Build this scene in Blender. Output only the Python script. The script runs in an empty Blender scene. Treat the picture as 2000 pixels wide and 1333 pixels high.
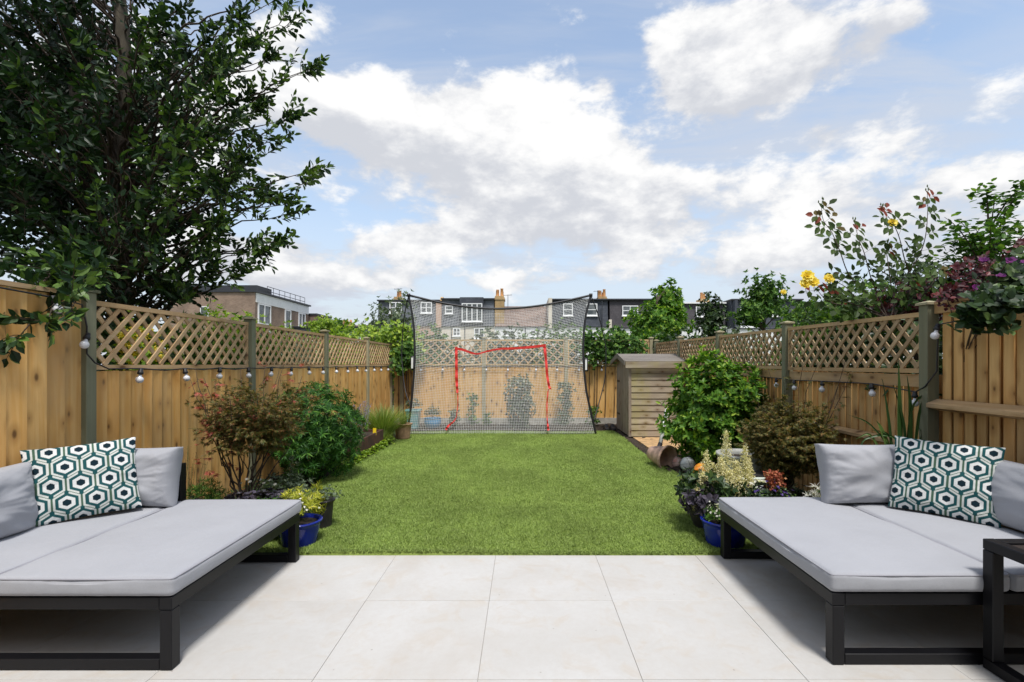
import bpy, math, random
import numpy as np
from mathutils import Vector, Matrix, Euler, noise as mnoise

# ------------------------------------------------------------------ camera, sky, sun, exposure
scene = bpy.context.scene
H, F, CX, HY = 1.35, 960.0, 1022.0, 712.0       # eye height, focal length in px of a 2000 px frame, vanishing point
cam_d = bpy.data.cameras.new('camera')
cam = bpy.data.objects.new('camera', cam_d)
scene.collection.objects.link(cam)
cam.location = (0, 0, H)
cam.rotation_euler = (math.radians(90), 0, 0)
cam_d.sensor_width = 36
cam_d.lens = 36 * F / 2000
cam_d.shift_x = -(CX - 1000) / 2000
cam_d.shift_y = (HY - 666.5) / 2000
cam_d.clip_start = 0.05
cam_d.clip_end = 1500
scene.camera = cam
scene.view_settings.view_transform = 'Standard'
scene.view_settings.look = 'None'
scene.view_settings.gamma = 1
scene.view_settings.use_curve_mapping = False
scene.view_settings.exposure = 1.45
scene.cycles.max_bounces = 7
scene.cycles.transparent_max_bounces = 12

SUN_EL, SUN_AZ = math.radians(66), math.radians(163)      # azimuth clockwise from +Y: behind the camera, to the right
sun_d = bpy.data.lights.new('sun', 'SUN')
sun_d.energy = 1.5
sun_d.angle = math.radians(11)
sun_d.color = (1.0, 0.97, 0.925)
sun = bpy.data.objects.new('sun', sun_d)
scene.collection.objects.link(sun)
sdir = Vector((math.sin(SUN_AZ) * math.cos(SUN_EL), math.cos(SUN_AZ) * math.cos(SUN_EL), math.sin(SUN_EL)))
sun.rotation_euler = sdir.to_track_quat('Z', 'Y').to_euler()

class NT:
    """tiny node tree writer"""
    def __init__(s, tree):
        s.t = tree; s.n = tree.nodes; s.l = tree.links
    def new(s, typ, **kw):
        n = s.n.new(typ)
        for k, v in kw.items(): setattr(n, k, v)
        return n
    def put(s, sock, v):
        if isinstance(v, bpy.types.NodeSocket): s.l.new(v, sock)
        elif isinstance(v, (tuple, list)) and sock.type == 'RGBA' and len(v) == 3: sock.default_value = (*v, 1)
        else: sock.default_value = v
    def math(s, op, a, b=None, c=None, clamp=False):
        n = s.new('ShaderNodeMath', operation=op); n.use_clamp = clamp
        s.put(n.inputs[0], a)
        if b is not None: s.put(n.inputs[1], b)
        if c is not None: s.put(n.inputs[2], c)
        return n.outputs[0]
    def vmath(s, op, a, b=None):
        n = s.new('ShaderNodeVectorMath', operation=op)
        s.put(n.inputs[0], a)
        if b is not None: s.put(n.inputs[1], b)
        return n.outputs[0]
    def mix(s, f, a, b, blend='MIX'):
        n = s.new('ShaderNodeMix', data_type='RGBA', blend_type=blend)
        s.put(n.inputs[0], f); s.put(n.inputs[6], a); s.put(n.inputs[7], b)
        return n.outputs[2]
    def noise(s, vec, scale, detail=3, rough=0.55, dist=0.0):
        n = s.new('ShaderNodeTexNoise')
        s.put(n.inputs['Vector'], vec)
        n.inputs['Scale'].default_value = scale; n.inputs['Detail'].default_value = detail
        n.inputs['Roughness'].default_value = rough; n.inputs['Distortion'].default_value = dist
        return n.outputs[0]
    def smooth(s, x, lo, hi, a=0.0, b=1.0):
        n = s.new('ShaderNodeMapRange', interpolation_type='SMOOTHSTEP')
        s.put(n.inputs[0], x); n.inputs[1].default_value = lo; n.inputs[2].default_value = hi
        n.inputs[3].default_value = a; n.inputs[4].default_value = b
        return n.outputs[0]

world = bpy.data.worlds.new('World')
scene.world = world
world.use_nodes = True
wt = world.node_tree; wt.nodes.clear()
W = NT(wt)
SKY_S = 0.1
sky = W.new('ShaderNodeTexSky', sky_type='NISHITA', sun_disc=False)
sky.sun_elevation = SUN_EL; sky.sun_rotation = SUN_AZ
sky.air_density = 1.0; sky.dust_density = 1.5; sky.ozone_density = 1.6
tc = W.new('ShaderNodeTexCoord').outputs['Generated']
sp = W.new('ShaderNodeSeparateXYZ'); W.put(sp.inputs[0], tc)
dx, dy, dz = sp.outputs
az = W.math('ARCTAN2', dx, dy)
el = W.math('ARCSINE', dz)
comb = W.new('ShaderNodeCombineXYZ'); W.put(comb.inputs[0], dx); W.put(comb.inputs[1], dy)
W.put(comb.inputs[2], W.math('MULTIPLY', dz, 1.9))
cv = comb.outputs[0]
n1 = W.noise(cv, 7.5, 10, 0.60, 0.12)                      # cumulus billows
n1b = W.noise(cv, 11.0, 6, 0.6)
# plane projection for high streaks and far layers
inv = W.math('DIVIDE', 1.0, W.math('MAXIMUM', W.math('ADD', dz, 0.10), 0.05))
cp = W.new('ShaderNodeCombineXYZ')
W.put(cp.inputs[0], W.math('MULTIPLY', dx, inv)); W.put(cp.inputs[1], W.math('MULTIPLY', dy, inv))
pv = cp.outputs[0]
mp = W.new('ShaderNodeMapping'); W.put(mp.inputs[0], pv)
mp.inputs['Rotation'].default_value = (0, 0, math.radians(35)); mp.inputs['Scale'].default_value = (0.5, 1.9, 1)
n2 = W.noise(mp.outputs[0], 0.9, 7, 0.6, 0.6)             # cirrus streaks
n3 = W.noise(pv, 0.62, 8, 0.58, 0.2)                      # layer of small clouds that runs to the horizon
BLOBS = [  # px, py, rx, ry, strength
 (960, 215, 135, 88, 1.0), (760, 240, 120, 75, .95), (860, 275, 200, 70, .9), (1050, 305, 180, 80, .95), (1180, 375, 190, 72, .85),
 (1040, 385, 200, 70, .8), (1100, 450, 250, 45, .55), (570, 190, 130, 60, .8), (560, 70, 60, 40, .5), (280, 250, 270, 230, .95),
 (1385, 60, 150, 75, 1.0), (1500, 110, 200, 95, 1.0), (1420, 165, 120, 60, .9), (1750, 45, 95, 50, .75), (1606, 252, 40, 32, .45),
 (1178, 160, 26, 24, .35), (860, 452, 90, 24, .6), (720, 475, 160, 36, .6), (430, 500, 180, 60, .8), (640, 540, 200, 40, .5),
 (1900, 380, 280, 130, .62), (1560, 380, 230, 70, .45), (1760, 250, 240, 60, .38), (1350, 500, 300, 50, .45), (1650, 500, 300, 45, .5), (960, 545, 300, 28, .5), (1130, 310, 110, 50, .4), (660, 200, 60, 70, .5)]
field = None; vert = None
for (px, py, rx, ry, st) in BLOBS:
    a0 = math.atan((px - CX) / F); e0 = math.atan((HY - py) / F * math.cos(a0))
    ra = rx / F * math.cos(a0) ** 2; re = ry / F * math.cos(a0) * math.cos(e0) ** 2
    u = W.math('MULTIPLY_ADD', az, 1 / ra, -a0 / ra)
    v = W.math('MULTIPLY_ADD', el, 1 / re, -e0 / re)
    q = W.math('ADD', W.math('MULTIPLY', u, u), W.math('MULTIPLY', v, v))
    f = W.math('MULTIPLY', W.math('EXPONENT', W.math('MULTIPLY', q, -1.0)), st)
    g = W.math('MULTIPLY', f, W.math('MULTIPLY', v, 1.0))
    field = f if field is None else W.math('ADD', field, f)
    vert = g if vert is None else W.math('ADD', vert, g)
field = W.math('MINIMUM', field, 1.15)
# elsewhere in the sky the same broken cumulus goes on
front = W.smooth(dy, -0.1, 0.45)
rest = W.math('MULTIPLY', W.math('SUBTRACT', 1.0, front), 0.42)
fsum = W.math('ADD', field, rest)
dens = W.math('ADD', fsum, W.math('MULTIPLY', W.math('SUBTRACT', n1, 0.5), 2.5))
dens = W.math('ADD', dens, W.math('MULTIPLY', W.math('SUBTRACT', n1b, 0.5), 0.60))
cum = W.smooth(dens, 0.28, 0.74)
layer = W.math('MULTIPLY', W.smooth(n3, 0.38, 0.60), W.smooth(el, 0.70, 0.15, 0.05, 1.0))
cir = W.smooth(n2, 0.38, 0.62, 0.14, 0.80)
low = W.smooth(el, 0.46, 0.02, 0.05, 0.85)
hazy = W.math('MAXIMUM', W.math('MAXIMUM', cir, low), layer)
hs = W.mix(1.0, sky.outputs[0], (1.06, 1.0, 0.90), 'MULTIPLY')
K = 1 / SKY_S
thin_col = (0.235 * K, 0.252 * K, 0.285 * K)
c1 = W.mix(hazy, hs, thin_col)
shade = W.math('ADD', W.math('MULTIPLY', vert, 0.55), W.math('MULTIPLY', W.math('SUBTRACT', n1, 0.5), 1.6))
shade = W.math('ADD', shade, W.math('MULTIPLY', W.math('SUBTRACT', n1b, 0.5), 1.3))
shade = W.math('ADD', shade, W.math('MULTIPLY', W.math('SUBTRACT', dens, 0.6), 0.20))
lit = W.smooth(shade, -0.35, 0.45)
cloud_col = W.mix(lit, (0.240 * K, 0.248 * K, 0.268 * K), (0.375 * K, 0.374 * K, 0.372 * K))
c2 = W.mix(cum, c1, cloud_col)
below = W.smooth(dz, -0.02, -0.08)
c3 = W.mix(below, c2, (0.08 * K, 0.08 * K, 0.07 * K))
bg = W.new('ShaderNodeBackground'); W.put(bg.inputs[0], c3); bg.inputs[1].default_value = SKY_S
wo = W.new('ShaderNodeOutputWorld'); wt.links.new(bg.outputs[0], wo.inputs[0])
world.cycles.sampling_method = 'MANUAL'; world.cycles.sample_map_resolution = 512

# ------------------------------------------------------------------ helpers
C = scene.collection
WL = {}
R = random.Random(7)
NR = np.random.default_rng(11)

def at(px, py, Y):
    return Vector(((px - CX) * Y / F, Y, H - (py - HY) * Y / F))

def props(o, label=None, cat=None, group=None, kind=None):
    if label: o['label'] = label
    if cat: o['category'] = cat
    if group: o['group'] = group
    if kind: o['kind'] = kind
    return o

def thing(name, label, cat, loc, group=None):
    o = bpy.data.objects.new(name, None)
    C.objects.link(o); o.location = loc; o.empty_display_size = 0.1
    WL[o.name] = Vector(loc)
    return props(o, label, cat, group)

def link(o, wloc, parent):
    C.objects.link(o)
    if parent is not None:
        o.parent = parent; o.location = Vector(wloc) - WL[parent.name]
    else:
        o.location = wloc
    WL[o.name] = Vector(wloc)
    return o

def mesh_np(name, V, faces, mat, parent=None, smooth=False, attrs=None, origin=None):
    """V (n,3) world coordinates; faces: list of int arrays (m,k)"""
    V = np.asarray(V, dtype=np.float64)
    if origin is None:
        lo, hi = V.min(0), V.max(0); origin = Vector(((lo[0] + hi[0]) / 2, (lo[1] + hi[1]) / 2, lo[2]))
    me = bpy.data.meshes.new(name)
    me.vertices.add(len(V))
    me.vertices.foreach_set('co', (V - np.array(origin)).astype(np.float32).ravel())
    faces = [np.asarray(f, dtype=np.int32) for f in faces if len(f)]
    loops = np.concatenate([f.ravel() for f in faces])
    sizes = np.concatenate([np.full(len(f), f.shape[1], dtype=np.int32) for f in faces])
    starts = np.concatenate([[0], np.cumsum(sizes)[:-1]]).astype(np.int32)
    me.loops.add(len(loops)); me.loops.foreach_set('vertex_index', loops)
    me.polygons.add(len(sizes)); me.polygons.foreach_set('loop_start', starts)
    try: me.polygons.foreach_set('loop_total', sizes)
    except Exception: pass
    me.update(calc_edges=True)
    me.polygons.foreach_set('use_smooth', np.full(len(sizes), bool(smooth)))
    for k, (a, typ) in (attrs or {}).items():
        at_ = me.attributes.new(k, typ, 'POINT')
        if typ == 'FLOAT': at_.data.foreach_set('value', np.asarray(a, dtype=np.float32))
        else: at_.data.foreach_set('color', np.asarray(a, dtype=np.float32).ravel())
    me.materials.append(mat)
    o = bpy.data.objects.new(name, me)
    return link(o, origin, parent)

class MB:
    """collects shapes for ONE mesh"""
    def __init__(s): s.v = []; s.q = []; s.t = []; s.n = 0
    def add(s, V, Q=(), T=()):
        V = np.asarray(V, dtype=float); s.v.append(V)
        if len(Q): s.q.append(np.asarray(Q) + s.n)
        if len(T): s.t.append(np.asarray(T) + s.n)
        s.n += len(V); return s
    def box(s, lo, hi, rot=None, piv=None):
        x0, y0, z0 = lo; x1, y1, z1 = hi
        V = np.array([(x, y, z) for z in (z0, z1) for y in (y0, y1) for x in (x0, x1)], float)
        if rot is not None:
            p = np.array(piv if piv is not None else [(a + b) / 2 for a, b in zip(lo, hi)])
            V = (V - p) @ np.array(rot).T + p
        return s.add(V, [(0, 2, 3, 1), (4, 5, 7, 6), (0, 1, 5, 4), (2, 6, 7, 3), (0, 4, 6, 2), (1, 3, 7, 5)])
    def cbox(s, lo, hi, c=0.004):
        """box with chamfered edges"""
        lo = np.array(lo, float); hi = np.array(hi, float); V = []
        idx = {}
        for sx in (0, 1):
            for sy in (0, 1):
                for sz in (0, 1):
                    for ax in range(3):
                        p = [lo[i] if (sx, sy, sz)[i] == 0 else hi[i] for i in range(3)]
                        for i in range(3):
                            if i != ax: p[i] += c if (sx, sy, sz)[i] == 0 else -c
                        idx[(sx, sy, sz, ax)] = len(V); V.append(p)
        Q = []; T = []
        for ax in range(3):
            o1, o2 = [(1, 2), (0, 2), (0, 1)][ax]
            for sv in (0, 1):
                cyc = []
                for (a, b) in ((0, 0), (1, 0), (1, 1), (0, 1)):
                    k = [0, 0, 0]; k[ax] = sv; k[o1] = a; k[o2] = b; cyc.append(idx[(*k, ax)])
                Q.append(cyc)
            for a in (0, 1):
                for b in (0, 1):
                    k0 = [0, 0, 0]; k0[o1] = a; k0[o2] = b; k1 = list(k0); k1[ax] = 1
                    Q.append([idx[(*k0, o1)], idx[(*k1, o1)], idx[(*k1, o2)], idx[(*k0, o2)]])
        for sx in (0, 1):
            for sy in (0, 1):
                for sz in (0, 1): T.append([idx[(sx, sy, sz, a)] for a in range(3)])
        # orient outward
        Vn = np.array(V); cen = Vn.mean(0)
        def fix(f):
            p = Vn[f]; n = np.cross(p[1] - p[0], p[2] - p[0])
            return f if np.dot(n, p.mean(0) - cen) > 0 else f[::-1]
        return s.add(V, [fix(f) for f in Q], [fix(f) for f in T])
    def tube(s, pts, rad, n=6, caps=True):
        P = np.array([list(p) for p in pts], float); m = len(P)
        rad = np.full(m, rad) if np.isscalar(rad) else np.asarray(rad, float)
        D = np.gradient(P, axis=0); D /= np.linalg.norm(D, axis=1)[:, None] + 1e-9
        up = np.array([0, 0, 1.0]) if abs(D[0][2]) < 0.9 else np.array([1.0, 0, 0])
        V = []
        a = np.cross(D[0], up); a /= np.linalg.norm(a)
        for i in range(m):
            a = a - np.dot(a, D[i]) * D[i]; a /= np.linalg.norm(a) + 1e-9
            b = np.cross(D[i], a)
            for k in range(n):
                th = 2 * math.pi * k / n
                V.append(P[i] + rad[i] * (math.cos(th) * a + math.sin(th) * b))
        Q = [(i * n + k, i * n + (k + 1) % n, (i + 1) * n + (k + 1) % n, (i + 1) * n + k) for i in range(m - 1) for k in range(n)]
        T = []
        if caps and n > 2:
            V.append(P[0]); V.append(P[-1]); c0, c1_ = m * n, m * n + 1
            T = [(c0, (k + 1) % n, k) for k in range(n)] + [(c1_, (m - 1) * n + k, (m - 1) * n + (k + 1) % n) for k in range(n)]
        return s.add(V, Q, T)
    def lathe(s, c, prof, n=24):
        """prof: list of (r, z) from bottom up"""
        V = [(c[0] + r * math.cos(2 * math.pi * k / n), c[1] + r * math.sin(2 * math.pi * k / n), c[2] + z) for r, z in prof for k in range(n)]
        Q = [(i * n + k, i * n + (k + 1) % n, (i + 1) * n + (k + 1) % n, (i + 1) * n + k) for i in range(len(prof) - 1) for k in range(n)]
        return s.add(V, Q)
    def build(s, name, mat, parent=None, smooth=False, origin=None, kind=None, xf=None, attrs=None):
        V = np.concatenate(s.v)
        if xf is not None:
            M = np.array(xf); V = V @ M[:3, :3].T + M[:3, 3]
        fs = []
        if s.q: fs.append(np.concatenate(s.q))
        if s.t: fs.append(np.concatenate(s.t))
        o = mesh_np(name, V, fs, mat, parent, smooth, attrs, origin)
        if kind: o['kind'] = kind
        return o

_unit = {}
def ubox(name, c, size, mat, parent, rot=None):
    """a board, slat or bar that shares one unit mesh per material"""
    if mat.name not in _unit:
        me = bpy.data.meshes.new('bar_' + mat.name)
        V = [(x, y, z) for z in (-.5, .5) for y in (-.5, .5) for x in (-.5, .5)]
        me.from_pydata(V, [], [(0, 2, 3, 1), (4, 5, 7, 6), (0, 1, 5, 4), (2, 6, 7, 3), (0, 4, 6, 2), (1, 3, 7, 5)])
        me.materials.append(mat); _unit[mat.name] = me
    o = bpy.data.objects.new(name, _unit[mat.name])
    o.scale = size
    if rot: o.rotation_euler = rot
    return link(o, c, parent)

# ------------------------------------------------------------------ materials
def base_mat(name):
    m = bpy.data.materials.new(name); m.use_nodes = True
    nt = m.node_tree; N = NT(nt); p = nt.nodes['Principled BSDF']
    return m, N, p

def bump(N, p, h, strength=0.3, dist=0.01):
    b = N.new('ShaderNodeBump'); b.inputs['Strength'].default_value = strength; b.inputs['Distance'].default_value = dist
    N.put(b.inputs['Height'], h); N.l.new(b.outputs[0], p.inputs['Normal'])

def scaled(N, vec, sc):
    m = N.new('ShaderNodeMapping'); N.put(m.inputs[0], vec); m.inputs['Scale'].default_value = sc
    return m.outputs[0]

def plain(name, col, rough=0.6, var=0.12, scale=8, bmp=0.0, metal=0.0, spec=None, stretch=(1, 1, 1)):
    m, N, p = base_mat(name)
    pos = N.new('ShaderNodeNewGeometry').outputs['Position']
    n = N.noise(scaled(N, pos, stretch), scale, 5)
    f = N.smooth(n, 0.3, 0.7, 1 - var, 1 + var)
    N.put(p.inputs['Base Color'], N.mix(1.0, col, N_rgb(N, f), 'MULTIPLY'))
    p.inputs['Roughness'].default_value = rough; p.inputs['Metallic'].default_value = metal
    if spec is not None: p.inputs['Specular IOR Level'].default_value = spec
    if bmp: bump(N, p, n, bmp, 0.01)
    return m

def N_rgb(N, f):
    c = N.new('ShaderNodeCombineColor')
    for i in range(3): N.put(c.inputs[i], f)
    return c.outputs[0]

def wood(name, a, b, c, axis=2, knots=True, rough=0.7, tone=0.16, weather=None, kd=(0.10, 0.045, 0.015)):
    """grain runs along the axis; every object gets its own tone"""
    m, N, p = base_mat(name)
    pos = N.new('ShaderNodeNewGeometry').outputs['Position']
    oi = N.new('ShaderNodeObjectInfo').outputs['Random']
    off = N.new('ShaderNodeCombineXYZ')
    for i, k in enumerate((3.1, 5.7, 9.3)): N.put(off.inputs[i], N.math('MULTIPLY', oi, k))
    P = N.vmath('ADD', pos, off.outputs[0])
    s = [26, 26, 26]; s[axis] = 1.3
    g = N.noise(scaled(N, P, s), 1.0, 5, 0.6, 0.4)
    s2 = [5, 5, 5]; s2[axis] = 1.1
    g2 = N.noise(scaled(N, P, s2), 1.0, 3, 0.5)
    col = N.mix(N.smooth(g, 0.30, 0.70), a, b)
    col = N.mix(N.smooth(g2, 0.42, 0.72, 0, 0.75), col, c)
    tone_f = N.math('MULTIPLY_ADD', oi, 2 * tone, 1 - tone)
    col = N.mix(1.0, col, N_rgb(N, tone_f), 'MULTIPLY')
    if knots:
        sx_ = N.new('ShaderNodeSeparateXYZ'); N.put(sx_.inputs[0], P); cx_ = N.new('ShaderNodeCombineXYZ')
        if axis == 2: across, along = N.math('ADD', sx_.outputs[0], sx_.outputs[1]), sx_.outputs[2]
        elif axis == 1: across, along = sx_.outputs[2], sx_.outputs[1]
        else: across, along = sx_.outputs[2], sx_.outputs[0]
        N.put(cx_.inputs[0], N.math('MULTIPLY', across, 6.5)); N.put(cx_.inputs[1], N.math('MULTIPLY', along, 3.4))
        vo = N.new('ShaderNodeTexVoronoi', voronoi_dimensions='2D'); vo.inputs['Scale'].default_value = 1.0
        N.put(vo.inputs['Vector'], cx_.outputs[0])
        vr = N.new('ShaderNodeSeparateColor'); N.put(vr.inputs[0], vo.outputs['Color'])
        dd_ = N.math('ADD', vo.outputs['Distance'], N.math('MULTIPLY', vr.outputs[0], 0.10))
        k = N.smooth(dd_, 0.14, 0.05)
        halo = N.smooth(dd_, 0.34, 0.10, 0, 0.5)
        col = N.mix(halo, col, N.mix(0.5, c, kd))
        col = N.mix(N.math('MULTIPLY', k, 0.85), col, kd)
    if weather:
        wn = N.noise(scaled(N, pos, (2.3, 2.3, 1.2)), 1.0, 5, 0.6)
        col = N.mix(N.smooth(wn, 0.45, 0.75, 0, 0.7), col, weather)
    N.put(p.inputs['Base Color'], col)
    p.inputs['Roughness'].default_value = rough; p.inputs['Specular IOR Level'].default_value = 0.25
    bump(N, p, g, 0.35, 0.004)
    return m

def leaf_mat(name, dark, mid, light, rough=0.45, trans=0.25, spec=0.4):
    m = bpy.data.materials.new(name); m.use_nodes = True
    nt = m.node_tree; N = NT(nt); p = nt.nodes['Principled BSDF']; out = nt.nodes['Material Output']
    a = N.new('ShaderNodeAttribute', attribute_name='v').outputs['Fac']
    col = N.mix(N.smooth(a, 0.0, 0.6), dark, mid)
    col = N.mix(N.smooth(a, 0.72, 1.0), col, light)
    N.put(p.inputs['Base Color'], col); p.inputs['Roughness'].default_value = rough
    p.inputs['Specular IOR Level'].default_value = spec
    tr = N.new('ShaderNodeBsdfTranslucent'); N.put(tr.inputs[0], N.mix(1.0, col, (1.5, 1.6, 0.7), 'MULTIPLY'))
    mx = N.new('ShaderNodeMixShader'); mx.inputs[0].default_value = trans
    N.l.new(p.outputs[0], mx.inputs[1]); N.l.new(tr.outputs[0], mx.inputs[2]); N.l.new(mx.outputs[0], out.inputs[0])
    return m

M = {}
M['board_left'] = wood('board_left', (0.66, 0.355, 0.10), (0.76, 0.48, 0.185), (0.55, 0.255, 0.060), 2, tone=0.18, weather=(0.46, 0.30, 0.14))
M['board_back'] = wood('board_back', (0.60, 0.345, 0.11), (0.68, 0.43, 0.17), (0.54, 0.27, 0.06), 2, tone=0.1)
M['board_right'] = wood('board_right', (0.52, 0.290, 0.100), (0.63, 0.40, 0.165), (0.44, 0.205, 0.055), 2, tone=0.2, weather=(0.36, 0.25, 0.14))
M['rail_y'] = wood('rail_y', (0.45, 0.29, 0.14), (0.55, 0.38, 0.21), (0.40, 0.24, 0.10), 1, weather=(0.30, 0.22, 0.15))
M['rail_x'] = wood('rail_x', (0.50, 0.34, 0.16), (0.58, 0.41, 0.22), (0.42, 0.26, 0.10), 0, knots=False)
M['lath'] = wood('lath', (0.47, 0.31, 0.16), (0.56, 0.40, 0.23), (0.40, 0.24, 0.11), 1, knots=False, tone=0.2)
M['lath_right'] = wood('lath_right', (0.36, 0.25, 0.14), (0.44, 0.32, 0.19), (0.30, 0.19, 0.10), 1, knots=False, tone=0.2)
M['post'] = wood('post', (0.155, 0.165, 0.105), (0.20, 0.20, 0.13), (0.17, 0.155, 0.09), 2, knots=False, tone=0.08)
M['post_back'] = wood('post_back', (0.30, 0.27, 0.17), (0.38, 0.34, 0.22), (0.26, 0.22, 0.12), 2, knots=False, tone=0.08)
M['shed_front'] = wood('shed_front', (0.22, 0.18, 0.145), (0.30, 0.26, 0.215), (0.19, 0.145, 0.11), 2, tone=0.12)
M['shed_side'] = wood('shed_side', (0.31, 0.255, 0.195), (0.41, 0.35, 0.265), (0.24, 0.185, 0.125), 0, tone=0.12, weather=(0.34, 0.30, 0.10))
M['shed_roof'] = wood('shed_roof', (0.16, 0.142, 0.125), (0.22, 0.195, 0.165), (0.12, 0.105, 0.09), 0, knots=False, tone=0.1)
M['concrete'] = plain('concrete', (0.34, 0.32, 0.28), 0.9, 0.2, 9, 0.3)
M['grout'] = plain('grout', (0.24, 0.22, 0.19), 0.9, 0.1, 9)
M['black_metal'] = plain('black_metal', (0.0045, 0.0045, 0.006), 0.45, 0.1, 30, spec=0.28)
M['pole_black'] = plain('pole_black', (0.012, 0.012, 0.014), 0.5, 0.1, 30)
M['socket'] = plain('socket', (0.012, 0.012, 0.014), 0.55, 0.1, 30)
M['table_slat'] = plain('table_slat', (0.030, 0.022, 0.019), 0.5, 0.25, 20, stretch=(1, 12, 12))
M['soil'] = plain('soil', (0.032, 0.022, 0.014), 1.0, 0.5, 30, 0.8)
M['ground'] = plain('ground', (0.07, 0.09, 0.04), 1.0, 0.3, 0.6)
M['tan_slab'] = plain('tan_slab', (0.42, 0.27, 0.13), 0.9, 0.25, 12, 0.3)
M['pot_blue'] = plain('pot_blue', (0.006, 0.018, 0.24), 0.16, 0.25, 6)
M['pot_dark'] = plain('pot_dark', (0.030, 0.027, 0.027), 0.55, 0.2, 9)
M['terracotta'] = plain('terracotta', (0.33, 0.20, 0.12), 0.85, 0.25, 14, 0.2)
M['pot_pink'] = plain('pot_pink', (0.50, 0.33, 0.25), 0.8, 0.2, 14, 0.2)
M['pot_cyan'] = plain('pot_cyan', (0.10, 0.33, 0.60), 0.3, 0.15, 9)
M['pot_teal'] = plain('pot_teal', (0.18, 0.42, 0.44), 0.4, 0.15, 9)
M['pot_white'] = plain('pot_white', (0.40, 0.41, 0.38), 0.5, 0.15, 9)
M['steel_plant'] = plain('steel_plant', (0.36, 0.40, 0.36), 0.35, 0.15, 9, metal=0.3)
M['rust'] = plain('rust', (0.060, 0.021, 0.014), 0.75, 0.45, 10, 0.3)
M['red_strap'] = plain('red_strap', (0.62, 0.028, 0.022), 0.6, 0.12, 14)
M['white_paint'] = plain('white_paint', (0.78, 0.78, 0.76), 0.5, 0.05, 3)
M['white_frame'] = plain('white_frame', (0.80, 0.80, 0.80), 0.4, 0.03, 3)
M['stem'] = plain('stem', (0.050, 0.032, 0.020), 0.8, 0.3, 30)
M['stem_green'] = plain('stem_green', (0.07, 0.10, 0.03), 0.7, 0.3, 30)
M['bark_grey'] = plain('bark_grey', (0.070, 0.058, 0.040), 0.95, 0.5, 9, 0.8, stretch=(1, 1, 0.3))
M['yellow'] = plain('yellow', (0.85, 0.62, 0.02), 0.5, 0.1, 30)
M['white_flower'] = plain('white_flower', (0.75, 0.73, 0.70), 0.6, 0.1, 30)
M['bulb'] = plain('bulb', (0.66, 0.66, 0.68), 0.25, 0.03, 30)
M['net_white'] = plain('net_white', (0.68, 0.69, 0.67), 0.7, 0.1, 30)
M['ball_orange'] = plain('ball_orange', (0.65, 0.20, 0.015), 0.5, 0.3, 14)

# cloth of the seat cushions
def fabric(name, col):
    m, N, p = base_mat(name)
    pos = N.new('ShaderNodeNewGeometry').outputs['Position']
    n = N.noise(pos, 420, 2, 0.5); n2 = N.noise(pos, 3.2, 4, 0.55)
    f = N.smooth(n, 0.3, 0.7, 0.94, 1.05)
    c = N.mix(1.0, col, N_rgb(N, f), 'MULTIPLY')
    c = N.mix(1.0, c, N_rgb(N, N.smooth(n2, 0.3, 0.7, 0.965, 1.03)), 'MULTIPLY')
    N.put(p.inputs['Base Color'], c); p.inputs['Roughness'].default_value = 0.9
    p.inputs['Specular IOR Level'].default_value = 0.15; p.inputs['Sheen Weight'].default_value = 0.15
    h = N.math('ADD', N.math('MULTIPLY', n, 0.12), N.noise(pos, 9, 3, 0.5))
    bump(N, p, h, 0.35, 0.012)
    return m
M['fabric'] = fabric('fabric', (0.335, 0.342, 0.368))
M['piping'] = fabric('piping', (0.30, 0.30, 0.33))

def print_mat(name):
    m, N, p = base_mat(name)
    a = N.new('ShaderNodeAttribute', attribute_name='print').outputs['Color']
    pos = N.new('ShaderNodeNewGeometry').outputs['Position']
    n = N.noise(pos, 380, 2, 0.5)
    N.put(p.inputs['Base Color'], N.mix(1.0, a, N_rgb(N, N.smooth(n, 0.3, 0.7, 0.88, 1.08)), 'MULTIPLY'))
    p.inputs['Roughness'].default_value = 0.9; p.inputs['Specular IOR Level'].default_value = 0.15
    bump(N, p, n, 0.25, 0.002)
    return m
M['print'] = print_mat('print')

def tile_mat():
    m, N, p = base_mat('porcelain_tile')
    pos = N.new('ShaderNodeNewGeometry').outputs['Position']
    oi = N.new('ShaderNodeObjectInfo').outputs['Random']
    off = N.new('ShaderNodeCombineXYZ'); N.put(off.inputs[0], N.math('MULTIPLY', oi, 31)); N.put(off.inputs[1], N.math('MULTIPLY', oi, 17))
    P = N.vmath('ADD', pos, off.outputs[0])
    n = N.noise(P, 2.4, 7, 0.62, 0.5); n2 = N.noise(P, 30, 5, 0.7); n3 = N.noise(P, 6.5, 6, 0.6, 0.8)
    c = N.mix(N.smooth(n, 0.34, 0.66), (0.458, 0.446, 0.424), (0.492, 0.484, 0.468))
    c = N.mix(N.smooth(n3, 0.48, 0.70, 0, 0.50), c, (0.44, 0.385, 0.32))
    c = N.mix(N.smooth(n2, 0.35, 0.7, 0, 0.30), c, (0.42, 0.39, 0.36))
    c = N.mix(N.smooth(N.noise(pos, 0.9, 6, 0.6, 0.6), 0.50, 0.68, 0, 0.55), c, (0.41, 0.37, 0.325))
    sp_ = N.new('ShaderNodeTexVoronoi'); sp_.inputs['Scale'].default_value = 7; N.put(sp_.inputs['Vector'], P)
    c = N.mix(N.smooth(sp_.outputs['Distance'], 0.045, 0.02, 0, 0.5), c, (0.15, 0.11, 0.08))
    c = N.mix(1.0, c, N_rgb(N, N.math('MULTIPLY_ADD', oi, 0.06, 0.97)), 'MULTIPLY')
    N.put(p.inputs['Base Color'], c)
    N.put(p.inputs['Roughness'], N.smooth(n3, 0.3, 0.7, 0.50, 0.68)); p.inputs['Specular IOR Level'].default_value = 0.45
    bump(N, p, n2, 0.08, 0.003)
    return m
M['tile'] = tile_mat()

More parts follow.
